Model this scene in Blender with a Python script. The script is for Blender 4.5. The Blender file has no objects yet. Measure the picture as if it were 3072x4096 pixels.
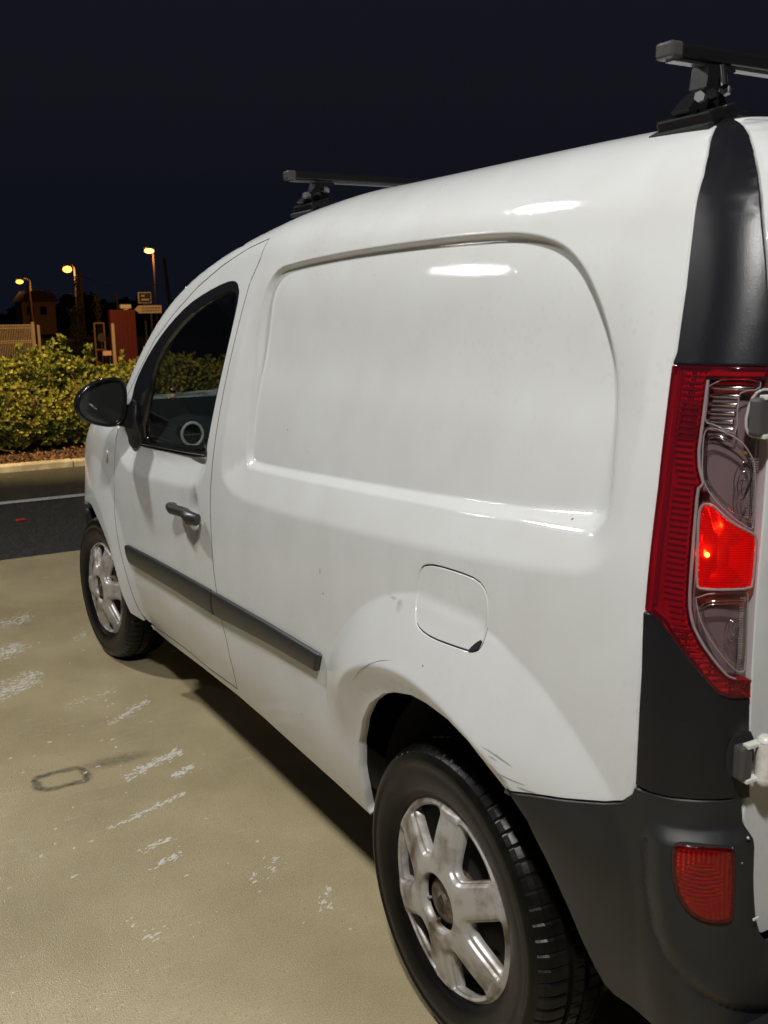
import bpy, bmesh, math, random
import numpy as np
from mathutils import Vector, Matrix
from mathutils.geometry import delaunay_2d_cdt
random.seed(7); rng = np.random.default_rng(7)
S = bpy.context.scene; COL = S.collection
R = math.radians
# ------------------------------------------------------------------ camera
cd = bpy.data.cameras.new('camera'); cam = bpy.data.objects.new('camera', cd); COL.objects.link(cam)
yaw, pitch, roll_ = R(29.702), R(-11.485), R(-0.904)
f = Vector((math.sin(yaw)*math.cos(pitch), math.cos(yaw)*math.cos(pitch), math.sin(pitch)))
r0 = Vector((math.cos(yaw), -math.sin(yaw), 0)); u0 = r0.cross(f)
r1 = r0*math.cos(roll_) + u0*math.sin(roll_); u1 = u0*math.cos(roll_) - r0*math.sin(roll_)
M = Matrix((r1, u1, -f)).transposed().to_4x4(); M.translation = (-0.9626, -1.4908, 1.4634)
cam.matrix_world = M
cd.sensor_fit = 'VERTICAL'; cd.sensor_height = 24; cd.lens = 24*3954.24/4096; cd.clip_end = 2000; cd.clip_start = .02
cd.dof.use_dof = True; cd.dof.focus_distance = 2.3; cd.dof.aperture_fstop = 7.0
S.camera = cam
# ------------------------------------------------------------------ night sky
w = bpy.data.worlds.new('World'); S.world = w; w.use_nodes = True
nt = w.node_tree; bg = nt.nodes['Background']
sky = nt.nodes.new('ShaderNodeTexSky'); sky.sky_type = 'NISHITA'; sky.sun_disc = False
sky.sun_elevation = R(-3.0); sky.sun_rotation = R(200); sky.air_density = 1.2
mixn = nt.nodes.new('ShaderNodeMix'); mixn.data_type = 'RGBA'; mixn.blend_type = 'ADD'; mixn.inputs[0].default_value = 1
mixn.inputs[7].default_value = (.085, .112, .200, 1)
nt.links.new(sky.outputs[0], mixn.inputs[6]); nt.links.new(mixn.outputs[2], bg.inputs[0])
bg.inputs[1].default_value = 0.050
# ------------------------------------------------------------------ lamps of the wash forecourt and the street, and an added fill
def lamp(name, kind, loc, power, col, size=.3, aim=None, spot=None):
    l = bpy.data.lights.new(name, kind); l.energy = power; l.color = col
    if kind == 'AREA': l.shape = 'DISK'; l.size = size
    else: l.shadow_soft_size = size
    if spot: l.spot_size = R(spot); l.spot_blend = .5
    o = bpy.data.objects.new(name, l); COL.objects.link(o); o.location = loc
    if aim: o.rotation_euler = (Vector(aim)-Vector(loc)).to_track_quat('-Z', 'Y').to_euler()
    return o
WARM = (1.0, .985, .95); SOD = (1.0, .50, .13)
lamp('forecourt_floodlight', 'AREA', (-1.85, 4.4, 4.9), 190, WARM, .34, (0, .9, .8))
lamp('forecourt_floodlight', 'AREA', (-2.1, -2.4, 4.9), 255, WARM, .34, (0, -.1, .6))
lamp('forecourt_floodlight', 'AREA', (-5.4, 9.6, 5.2), 48, WARM, .30, (0, .3, 1.2))
lamp('street_lamp_and_fill', 'SPOT', (-.9, 6.6, 5.2), 3000, (1.0, .72, .27), .12, (2.0, 10.9, 0), 58)
lamp('street_lamp_and_fill', 'SPOT', (3.2, 15.0, 5.5), 1900, SOD, .12, (5.0, 22.5, .2), 75)  # added spot that brightens fence and signs; no lamp stands here
S.view_settings.view_transform = 'Standard'; S.view_settings.look = 'None'
S.view_settings.exposure = 0.0; S.view_settings.gamma = 1.0; S.view_settings.use_curve_mapping = False
# ------------------------------------------------------------------ materials
def new(name):
    m = bpy.data.materials.new(name); m.use_nodes = True; return m, m.node_tree, m.node_tree.nodes['Principled BSDF']
def N(t, kind, **kw):
    n = t.nodes.new('ShaderNode'+kind)
    for k, v in kw.items():
        if k.startswith('i_'):
            key = k[2:]; n.inputs[int(key) if key.isdigit() else key.replace('_', ' ')].default_value = v
        else: setattr(n, k, v)
    return n
def mat(name, col, rough=.5, metal=0, coat=0, coat_r=.05, spec=.5, noise=0, nscale=30, bump=0, bscale=200, bdist=.001, col2=None, lo=.4, hi=.6, detail=4, rvar=0):
    m, t, b = new(name); L = t.links.new
    b.inputs['Roughness'].default_value = rough; b.inputs['Metallic'].default_value = metal
    b.inputs['Coat Weight'].default_value = coat; b.inputs['Coat Roughness'].default_value = coat_r
    b.inputs['Specular IOR Level'].default_value = spec
    b.inputs['Base Color'].default_value = (*col, 1)
    tc = N(t, 'TexCoord')
    if col2 is not None or noise:
        n = N(t, 'TexNoise'); n.inputs['Scale'].default_value = nscale; n.inputs['Detail'].default_value = detail; L(tc.outputs['Object'], n.inputs['Vector'])
        rp = N(t, 'ValToRGB'); rp.color_ramp.elements[0].position = lo; rp.color_ramp.elements[1].position = hi
        c2 = col2 if col2 is not None else tuple(c*(1-noise) for c in col)
        rp.color_ramp.elements[0].color = (*col, 1); rp.color_ramp.elements[1].color = (*c2, 1)
        L(n.outputs[0], rp.inputs[0]); L(rp.outputs[0], b.inputs['Base Color'])
        if rvar:
            mr = N(t, 'MapRange'); mr.inputs[3].default_value = rough-rvar; mr.inputs[4].default_value = rough+rvar; L(n.outputs[0], mr.inputs[0]); L(mr.outputs[0], b.inputs['Roughness'])
    if bump:
        n2 = N(t, 'TexNoise'); n2.inputs['Scale'].default_value = bscale; n2.inputs['Detail'].default_value = 3; L(tc.outputs['Object'], n2.inputs['Vector'])
        bp = N(t, 'Bump'); bp.inputs['Strength'].default_value = bump; bp.inputs['Distance'].default_value = bdist
        L(n2.outputs[0], bp.inputs['Height']); L(bp.outputs[0], b.inputs['Normal'])
    return m
def emis(name, col, st):
    m, t, b = new(name); b.inputs['Base Color'].default_value = (0, 0, 0, 1)
    b.inputs['Emission Color'].default_value = (*col, 1); b.inputs['Emission Strength'].default_value = st; return m
def lens(name, col, rough=.03, em=None, ems=0, gain=1.0, bump=0, bscale=300, scat=None, scf=.25):
    """thin tinted plastic or glass: tinted pass-through plus surface reflection by angle"""
    m, t, b = new(name); L = t.links.new; t.nodes.remove(b); out = t.nodes['Material Output']
    tr = N(t, 'BsdfTransparent'); tr.inputs[0].default_value = (*col, 1)
    gl = N(t, 'BsdfGlossy'); gl.inputs['Roughness'].default_value = rough; gl.inputs[0].default_value = (1, 1, 1, 1)
    fr = N(t, 'Fresnel'); ge = N(t, 'NewGeometry'); io = N(t, 'MapRange'); io.inputs[3].default_value = 1.5; io.inputs[4].default_value = 1/1.5   # same reflectance from both sides of a thin sheet
    L(ge.outputs['Backfacing'], io.inputs[0]); L(io.outputs[0], fr.inputs[0])
    mu = N(t, 'Math', operation='MULTIPLY'); mu.inputs[1].default_value = gain; L(fr.outputs[0], mu.inputs[0])
    body = tr
    if scat:
        df = N(t, 'BsdfDiffuse'); df.inputs[0].default_value = (*scat, 1); body = N(t, 'MixShader'); body.inputs[0].default_value = scf; L(tr.outputs[0], body.inputs[1]); L(df.outputs[0], body.inputs[2])
    mx = N(t, 'MixShader'); L(mu.outputs[0], mx.inputs[0]); L(body.outputs[0], mx.inputs[1]); L(gl.outputs[0], mx.inputs[2])
    src = mx
    if bump:
        tc = N(t, 'TexCoord'); n2 = N(t, 'TexNoise'); n2.inputs['Scale'].default_value = bscale; L(tc.outputs['Object'], n2.inputs['Vector'])
        bp = N(t, 'Bump'); bp.inputs['Strength'].default_value = bump; bp.inputs['Distance'].default_value = .001
        L(n2.outputs[0], bp.inputs['Height']); L(bp.outputs[0], gl.inputs['Normal'])
    if em:
        e = N(t, 'Emission'); e.inputs[0].default_value = (*em, 1); e.inputs[1].default_value = ems
        tw = N(t, 'TexCoord'); wv = N(t, 'TexWave', bands_direction='Z'); wv.inputs['Scale'].default_value = 95; wv.inputs['Distortion'].default_value = .6; L(tw.outputs['Object'], wv.inputs['Vector'])
        wm = N(t, 'MapRange'); wm.inputs[3].default_value = ems*.55; wm.inputs[4].default_value = ems*1.5; L(wv.outputs['Fac'], wm.inputs[0]); L(wm.outputs[0], e.inputs[1])
        ad = N(t, 'AddShader'); L(mx.outputs[0], ad.inputs[0]); L(e.outputs[0], ad.inputs[1]); src = ad
    L(src.outputs[0], out.inputs[0]); return m

def paint_material():
    m, t, b = new('white_paint'); L = t.links.new
    tc = N(t, 'TexCoord'); 
    n1 = N(t, 'TexNoise'); n1.inputs['Scale'].default_value = 7; n1.inputs['Detail'].default_value = 6; L(tc.outputs['Object'], n1.inputs['Vector'])
    mp = N(t, 'Mapping'); mp.inputs['Scale'].default_value = (1, 3, 40); mp.inputs['Rotation'].default_value = (R(24), 0, 0); L(tc.outputs['Object'], mp.inputs['Vector'])
    n2 = N(t, 'TexNoise'); n2.inputs['Scale'].default_value = 3; n2.inputs['Detail'].default_value = 8; n2.inputs['Roughness'].default_value = .7; L(mp.outputs[0], n2.inputs['Vector'])
    r1 = N(t, 'ValToRGB'); r1.color_ramp.elements[0].position = .35; r1.color_ramp.elements[1].position = .75
    r1.color_ramp.elements[0].color = (.588, .602, .602, 1); r1.color_ramp.elements[1].color = (.552, .556, .550, 1); L(n1.outputs[0], r1.inputs[0])
    # fine scratches and road film
    r2 = N(t, 'ValToRGB'); r2.color_ramp.elements[0].position = .70; r2.color_ramp.elements[1].position = .80
    r2.color_ramp.elements[0].color = (0, 0, 0, 1); r2.color_ramp.elements[1].color = (.22, .22, .22, 1); L(n2.outputs[0], r2.inputs[0])
    mx = N(t, 'Mix'); mx.data_type = 'RGBA'; L(r2.outputs[0], mx.inputs[0]); L(r1.outputs[0], mx.inputs[6]); mx.inputs[7].default_value = (.42, .41, .385, 1)
    # dried water spots
    v2 = N(t, 'TexVoronoi'); v2.inputs['Scale'].default_value = 55; L(tc.outputs['Object'], v2.inputs['Vector'])
    n7 = N(t, 'TexNoise'); n7.inputs['Scale'].default_value = 2.4; n7.inputs['Detail'].default_value = 4; L(tc.outputs['Object'], n7.inputs['Vector'])
    m7 = N(t, 'MapRange'); m7.inputs[1].default_value = .46; m7.inputs[2].default_value = .66; m7.inputs[4].default_value = .16; L(n7.outputs[0], m7.inputs[0])
    l7 = N(t, 'MapRange'); l7.inputs[1].default_value = .34; l7.inputs[2].default_value = .22; L(v2.outputs['Distance'], l7.inputs[0])
    k7 = N(t, 'Math', operation='MULTIPLY'); L(m7.outputs[0], k7.inputs[0]); L(l7.outputs[0], k7.inputs[1])
    mw = N(t, 'Mix'); mw.data_type = 'RGBA'; L(k7.outputs[0], mw.inputs[0]); L(mx.outputs[2], mw.inputs[6]); mw.inputs[7].default_value = (.38, .36, .32, 1); mx = mw
    # tiny chips
    vo = N(t, 'TexVoronoi'); vo.inputs['Scale'].default_value = 9; L(tc.outputs['Object'], vo.inputs['Vector'])
    lt = N(t, 'Math', operation='LESS_THAN'); lt.inputs[1].default_value = .022; L(vo.outputs['Distance'], lt.inputs[0])
    mx2 = N(t, 'Mix'); mx2.data_type = 'RGBA'; L(lt.outputs[0], mx2.inputs[0]); L(mx.outputs[2], mx2.inputs[6]); mx2.inputs[7].default_value = (.10, .09, .08, 1)
    L(mx2.outputs[2], b.inputs['Base Color'])
    b.inputs['Roughness'].default_value = .5; b.inputs['Specular IOR Level'].default_value = .10; b.inputs['Coat Weight'].default_value = .8
    mr = N(t, 'MapRange'); mr.inputs[1].default_value = .3; mr.inputs[2].default_value = .75; mr.inputs[3].default_value = .015; mr.inputs[4].default_value = .06; L(n1.outputs[0], mr.inputs[0]); L(mr.outputs[0], b.inputs['Coat Roughness'])
    # water film / orange peel
    n3 = N(t, 'TexNoise'); n3.inputs['Scale'].default_value = 330; n3.inputs['Detail'].default_value = 2; L(tc.outputs['Object'], n3.inputs['Vector'])
    bp = N(t, 'Bump'); bp.inputs['Strength'].default_value = .16; bp.inputs['Distance'].default_value = .0006; L(n3.outputs[0], bp.inputs['Height'])
    L(bp.outputs[0], b.inputs['Coat Normal'])
    return m
MT = {}
MT['paint'] = paint_material()
MT['plastic'] = mat('black_grained_plastic', (.015, .015, .0165), .45, spec=.4, bump=.35, bscale=900, bdist=.0006, col2=(.020, .020, .021), nscale=14, lo=.45, hi=.75)
MT['trim'] = mat('satin_black_trim', (.008, .008, .0105), .30, spec=.42, bump=.5, bscale=700, bdist=.0006)
MT['gloss'] = mat('gloss_black', (.010, .010, .011), .12)
MT['rubstrip'] = mat('grey_rub_strip', (.022, .021, .021), .38, bump=.2, bscale=700, bdist=.0005)
MT['gap'] = mat('panel_gap_black', (.006, .006, .006), .9)
MT['rubber'] = mat('wet_tyre_rubber', (.0035, .0033, .003), .36, spec=.22, col2=(.008, .007, .006), nscale=18, lo=.45, hi=.7, bump=.3, bscale=160, bdist=.001)
MT['liner'] = mat('wheel_liner', (.007, .008, .010), .7)
MT['cap'] = mat('worn_silver_hubcap', (.42, .405, .38), .40, metal=.35, col2=(.10, .07, .042), nscale=17, lo=.45, hi=.70, detail=10, bump=.10, bscale=120, bdist=.0008, rvar=.12)
MT['steel'] = mat('dark_steel', (.030, .028, .026), .55, metal=.4)
MT['rust'] = mat('brown_hub', (.16, .125, .09), .6, metal=.3, col2=(.07, .05, .035), nscale=40)
MT['chrome'] = mat('chrome', (.75, .74, .73), .12, metal=1)
MT['alu'] = mat('galvanised', (.45, .46, .46), .35, metal=.8)
MT['rackblack'] = mat('wet_black_metal', (.009, .009, .010), .25, bump=.15, bscale=90, bdist=.001)
MT['capgrey'] = mat('grey_plastic', (.06, .06, .058), .22, bump=.3, bscale=120, bdist=.002)
MT['hinge'] = mat('painted_hinge', (.62, .61, .57), .35, col2=(.42, .37, .28), nscale=60, lo=.55, hi=.8)
MT['hingegrey'] = mat('grey_hinge_block', (.055, .052, .054), .5)
MT['red_lens'] = lens('red_lens', (.93, .035, .065), .03, scat=(.46, .045, .085), scf=.08)
MT['red_fog'] = lens('red_fog_lens', (.93, .025, .045), .06, bump=.5, bscale=260, scat=(.60, .020, .035), scf=.05)
MT['clear_lens'] = lens('clear_lens', (.80, .76, .77), .02, gain=.8)
MT['stop_lens'] = lens('lit_stop_lens', (.95, .03, .02), .05, em=(1, .012, .012), ems=.24)
MT['rdiff'] = mat('red_lamp_inner', (.22, .19, .20), .4)
MT['refl'] = mat('lamp_reflector', (.27, .20, .21), .28, metal=.35)
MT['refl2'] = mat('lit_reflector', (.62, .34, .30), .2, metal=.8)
MT['rim'] = mat('clear_rib', (.36, .33, .33), .12)
MT['bulb'] = emis('bulb_glow', (1, .50, .12), 160)
MT['amber'] = mat('amber_glint_tint', (.7, .28, .02), .2)
MT['glass'] = lens('tinted_glass', (.56, .60, .58), .01, gain=1.1)
MT['mirror'] = mat('mirror_glass', (.045, .047, .045), .05, metal=.6)
MT['cabin'] = mat('cabin_plastic', (.045, .055, .056), .5)
MT['cabin2'] = mat('cabin_light_plastic', (.16, .18, .18), .45)
MT['seat'] = mat('seat_fabric', (.03, .032, .036), .9)
MT['indicator'] = mat('clear_indicator', (.60, .58, .52), .15)
MT['ring'] = mat('pale_vent_ring', (.80, .88, .85), .3)
MT['scuff'] = mat('dark_scuff', (.30, .29, .27), .7)
MT['ribdark'] = mat('dark_red_rib', (.10, .02, .03), .3)
MT['fogrefl'] = mat('fog_prism', (.26, .22, .22), .22, metal=.4)
def foam_mat():
    m, t, b = new('soap_foam'); b.inputs['Base Color'].default_value = (.64, .61, .54, 1); b.inputs['Roughness'].default_value = .5; b.inputs['Specular IOR Level'].default_value = .2
    tr = N(t, 'BsdfTransparent'); mx = N(t, 'MixShader'); tc = N(t, 'TexCoord'); n = N(t, 'TexNoise'); n.inputs['Scale'].default_value = 300; n.inputs['Detail'].default_value = 3
    t.links.new(tc.outputs['Object'], n.inputs['Vector']); mr = N(t, 'MapRange'); mr.inputs[1].default_value = .35; mr.inputs[2].default_value = .65; mr.inputs[3].default_value = .5; mr.inputs[4].default_value = .98; t.links.new(n.outputs[0], mr.inputs[0])
    t.links.new(mr.outputs[0], mx.inputs[0]); t.links.new(tr.outputs[0], mx.inputs[1]); t.links.new(b.outputs[0], mx.inputs[2]); t.links.new(mx.outputs[0], t.nodes['Material Output'].inputs[0]); return m
MT['foam'] = foam_mat()
MT['drop'] = mat('glint_bead', (.36, .30, .18), .04, spec=.6)
MT['screen'] = lens('windscreen_glass', (.36, .39, .38), .01, gain=1.1)

# ---- body surface (van): X lateral (0 = outermost left flank, + into van), Y forward (0 = rear axle), Z up
FZ=np.array([-.3,.20,.28,.36,.45,.55,.65,.75,.85,.95,1.05,1.2,1.35,1.5,1.6,1.75,2.2])
FX=np.array([.22,.10,.068,.040,.018,.006,.0,.0,.002,.008,.018,.044,.078,.118,.148,.195,.36])
def pchip(xq,x,y):
    h=np.diff(x); s=np.diff(y)/h; m=np.zeros_like(y)
    m[1:-1]=np.where(s[:-1]*s[1:]>0,(s[:-1]*h[1:]+s[1:]*h[:-1])/(h[1:]+h[:-1]),0); m[0]=s[0]; m[-1]=s[-1]
    i=np.clip(np.searchsorted(x,xq)-1,0,len(h)-1); t=(xq-x[i])/h[i]
    t2=t*t;t3=t2*t
    return (2*t3-3*t2+1)*y[i]+(t3-2*t2+t)*h[i]*m[i]+(-2*t3+3*t2)*y[i+1]+(t3-t2)*h[i]*m[i+1]
def base(y,z):
    d=pchip(z,FZ,FX)
    d=d+.030*np.clip(-y/.6,0,2)**2
    d=d+.045*np.clip((y-2.2)/.7,0,2)**2
    return d
def chaikin(p,n=3):
    p=np.asarray(p,float)
    for _ in range(n):
        a=p[:-1]*.75+p[1:]*.25; b=p[:-1]*.25+p[1:]*.75
        q=np.empty((2*len(a),2)); q[0::2]=a; q[1::2]=b
        p=np.vstack([p[:1],q,p[-1:]])
    return p
def resample(p,step):
    s=np.r_[0,np.cumsum(np.hypot(*np.diff(p,axis=0).T))]; n=max(2,int(s[-1]/step)+1); t=np.linspace(0,s[-1],n)
    return np.stack([np.interp(t,s,p[:,0]),np.interp(t,s,p[:,1])],1)
# roll-over curves (clockwise seen in (y,z): start rear-bottom, up, forward along roof, down A pillar)
CA=resample(chaikin([(-.515,-1),(-.515,.2),(-.515,.8),(-.513,1.1),(-.505,1.35),(-.49,1.53),(-.44,1.595),(-.3,1.602),(0,1.605),(.5,1.607),(.8,1.612),(1.1,1.622),(1.4,1.612),(1.65,1.56),(1.87,1.47),(2.04,1.345),(2.165,1.215),(2.27,1.085),(2.43,.8),(2.6,.4)],4),.006)
CB=resample(chaikin([(1.2,-1),(1.2,.9),(1.6,.965),(2.2,.98),(2.6,.975),(2.85,.94),(3.02,.86),(3.06,.75),(3.05,.5),(3.02,.2),(3.0,-.3)],4),.006)
def RA(N,c): # roll radius: rear .11, roof .22, A pillar .09
    r=.22+0*N[:,0]
    rear=np.clip(-N[:,0],0,1); r=r*(1-rear)+.105*rear
    fr=np.clip((c[:,0]-.7)/.9,0,1); fr=fr*fr*(3-2*fr)
    return r*(1-fr)+.06*fr
def RB(N,c):
    f=np.clip(N[:,0],0,1); return .10*(1-f)+.42*f
def poly_in(q,P):
    c=np.zeros(len(q),bool); y,z=q[:,0],q[:,1]; Pn=np.roll(P,-1,0)
    if len(q)<=80:
        dz=Pn[:,1]-P[:,1]; dz=np.where(dz==0,1e-12,dz); m=(P[None,:,1]>z[:,None])!=(Pn[None,:,1]>z[:,None])
        return ((m&(y[:,None]<P[None,:,0]+(z[:,None]-P[None,:,1])/dz*(Pn[:,0]-P[:,0]))).sum(1)%2)==1
    for a,b in zip(P,Pn):
        if a[1]==b[1]: continue
        m=(a[1]>z)!=(b[1]>z); c^=m&(y<a[0]+(z-a[1])/(b[1]-a[1])*(b[0]-a[0]))
    return c
def roll(q,C,RR,dfun):
    """chart point q=(y,z) -> 3D. inside C: height field; outside: rolls over with radius R then runs inward"""
    q=np.asarray(q,float); out=np.empty((len(q),3))
    ins=poly_in(q,C[::6])   # chord polygon, always within the convex curve
    if ins.any():
        out[ins,0]=dfun(q[ins,0],q[ins,1]); out[ins,1:]=q[ins]
        if not ins.all(): out[~ins]=roll(q[~ins],C,RR,dfun)
        return out
    a=C[:-1]; ab=C[1:]-a; L2=(ab**2).sum(1); ii=np.arange(len(q)); n=len(a)
    co=a[::8]; k0=((q[:,None,:]-co[None])**2).sum(2).argmin(1)*8
    w=np.clip(k0[:,None]+np.arange(-12,13)[None],0,n-1); aw=a[w]; abw=ab[w]
    d=q[:,None,:]-aw; t=np.clip((d*abw).sum(2)/L2[w],0,1)
    v=d-t[...,None]*abw; dist=(v**2).sum(2); kk=dist.argmin(1)
    c=aw[ii,kk]+t[ii,kk,None]*abw[ii,kk]; e=np.sqrt(dist[ii,kk]); dk=d[ii,kk]; abk=abw[ii,kk]
    cr=abk[:,0]*dk[:,1]-abk[:,1]*dk[:,0]   # clockwise curve: outside is left -> cr>0
    o=cr>1e-9
    out[:,0]=dfun(q[:,0],q[:,1]); out[:,1:]=q
    if o.any():
        c=c[o]; e=e[o]; N=(q[o]-c)/np.maximum(e,1e-9)[:,None]; R=RR(N,c)
        h=1e-3; d0=dfun(c[:,0],c[:,1]); g=(base(c[:,0],c[:,1])-base(c[:,0]-h*N[:,0],c[:,1]-h*N[:,1]))/h
        al=np.arctan(g); th=np.minimum(al+e/R,np.pi/2); L=e-R*(np.pi/2-al); L=np.maximum(L,0)
        R2=3.0
        s=R*(np.sin(th)-np.sin(al))+ np.where(L>0, .075*L-.040*L**2,0)*np.clip(N[:,1],0,1)
        x=d0+R*(np.cos(al)-np.cos(th))+L
        # residual feature displacement on the roll
        out[o,0]=x; out[o,1:]=c+N*s[:,None]
    return out
def sdm(q,P,mg=.12):
    """signed distance, worked out only near the outline's box"""
    P=np.asarray(P); lo=P.min(0)-mg; hi=P.max(0)+mg; k=((q>lo)&(q<hi)).all(1); r=np.full(len(q),-mg)
    if k.any(): r[k]=sd(q[k],P)
    return r
def sd(q,P,closed=True):
    """signed distance to polygon P, + inside"""
    q=np.asarray(q,float); P=np.asarray(P,float); a=P; b=np.roll(P,-1,0)
    ab=b-a; best=np.full(len(q),1e9); ins=np.zeros(len(q),bool)
    if len(q)<=80:
        d=q[:,None]-a[None]; t=np.clip((d*ab).sum(2)/np.maximum((ab**2).sum(1),1e-12),0,1); v=d-t[...,None]*ab
        return np.where(poly_in(q,P),1,-1)*np.sqrt((v**2).sum(2).min(1))
    for i in range(len(a)):
        d=q-a[i]; t=np.clip((d@ab[i])/max(ab[i]@ab[i],1e-12),0,1); v=d-t[:,None]*ab[i]
        best=np.minimum(best,(v**2).sum(1))
        c=((a[i,1]>q[:,1])!=(b[i,1]>q[:,1]))
        if abs(ab[i,1])>1e-12: ins^= c&(q[:,0]<a[i,0]+(q[:,1]-a[i,1])/ab[i,1]*ab[i,0])
    return np.where(ins,1,-1)*np.sqrt(best)
def sm(x): x=np.clip(x,0,1); return x*x*(3-2*x)

def arc_strip(q,outer,inner):
    """0 outside outer outline, 1 inside inner outline, linear between"""
    a=sdm(q,outer); b=-sdm(q,inner); t=np.where(a<=0,0,np.where(b<=0,1,a/np.maximum(a+np.maximum(b,1e-6),1e-9))); return t
def ramp(x,r): # 0..1 ramp with rounded ends, r = rounding fraction
    x=np.clip(x,-r,1+r)
    f=lambda t: np.where(t<=-r,0,np.where(t<r,(t+r)**2/(4*r),t))
    return f(x)-f(x-1)
REC_IN=[(1.028,1.572),(.86,1.586),(.60,1.596),(.32,1.599),(.10,1.597),(-.075,1.590),(-.195,1.555),(-.272,1.480),(-.320,1.390),(-.350,1.290),(-.368,1.215),(-.378,1.165),(-.362,1.137),(-.300,1.130),(-.042,1.111),(.297,1.091),(.712,1.069),(.940,1.059),(1.034,1.058),(1.046,1.14),(1.052,1.275),(1.056,1.434)]
REC_OUT=[(1.119,1.7),(1.115,1.547),(1.127,1.431),(1.141,1.294),(1.15,1.127),(1.155,1.034),(1.134,.997),(1.034,.967),(.752,.975),(.279,1.005),(-.06,1.03),(-.305,1.053),(-.374,1.068),(-.403,1.088),(-.418,1.122),(-.425,1.169),(-.43,1.291),(-.42,1.4),(-.40,1.7)]
FLARE=[(.50,.2),(.495,.6),(.471,.679),(.415,.75),(.326,.833),(.228,.888),(.119,.924),(.004,.938),(-.102,.93),(-.21,.901),(-.307,.859),(-.384,.807),(-.435,.766),(-.47,.73),(-.52,.6),(-.52,.2)]
LIP=[(.42,.2),(.40,.5),(.371,.627),(.339,.673),(.279,.719),(.204,.754),(.136,.771),(.057,.78),(-.033,.773),(-.114,.752),(-.188,.723),(-.246,.699),(-.284,.669),(-.38,.5),(-.40,.2)]
def cc(p,n=2):
    p=np.asarray(p,float)
    for _ in range(n):
        b=np.roll(p,-1,0); q=np.empty((2*len(p),2)); q[0::2]=p*.75+b*.25; q[1::2]=p*.25+b*.75; p=q
    return p
REC_IN=cc(REC_IN,3); REC_OUT=cc(REC_OUT,2); FLARE=cc(FLARE,2); LIP=cc(LIP,2)
DOOR_SH=cc([(2.26,1.10),(2.235,.98),(2.2,.925),(2.076,.900),(1.716,.917),(1.414,.940),(1.325,.964),(1.285,1.002),(1.27,1.06),(1.26,1.2)],1)
def front(y,z):
    r=np.hypot(y-2.697,z-.31); f=ramp((.58-r)/.15,.08)
    return -f*(.020+np.where(z<.65,pchip(z,FZ,FX)*.5,0))
def dA(y,z):
    q=np.stack([y,z],1); d=base(y,z)+front(y,z)
    top=1-sm((z-1.30)/.25)
    o=sdm(q,REC_OUT); d=d+.027*ramp(o/.092,.10)*top
    up=sm((z-1.25)/.22); rt=sm((-.12-y)/.2)
    w=.011-.004*up+.008*rt*(1-.3*up)
    i=sdm(q,REC_IN); d=d+(.010+.008*up+.004*rt+.004*np.clip((1.45-z)/.4,0,1))*sm(i/(2*w)+.5)
    lowf=sm((z-.46)/.30)
    t=arc_strip(q,FLARE,LIP); d=d-.050*ramp(t,.06)*lowf
    l=sdm(q,LIP); d=d+.018*ramp(l/.06,.10)*lowf
    e=np.hypot((y-1.385)/.052,(z-.862)/.085); d=d+.020*sm(1.15-e)
    s=sdm(q,DOOR_SH); d=d+.028*ramp(s/.07,.14)*(1-sm((z-1.02)/.1))
    return d
def dB(y,z):
    return base(y,z)+front(y,z)
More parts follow.
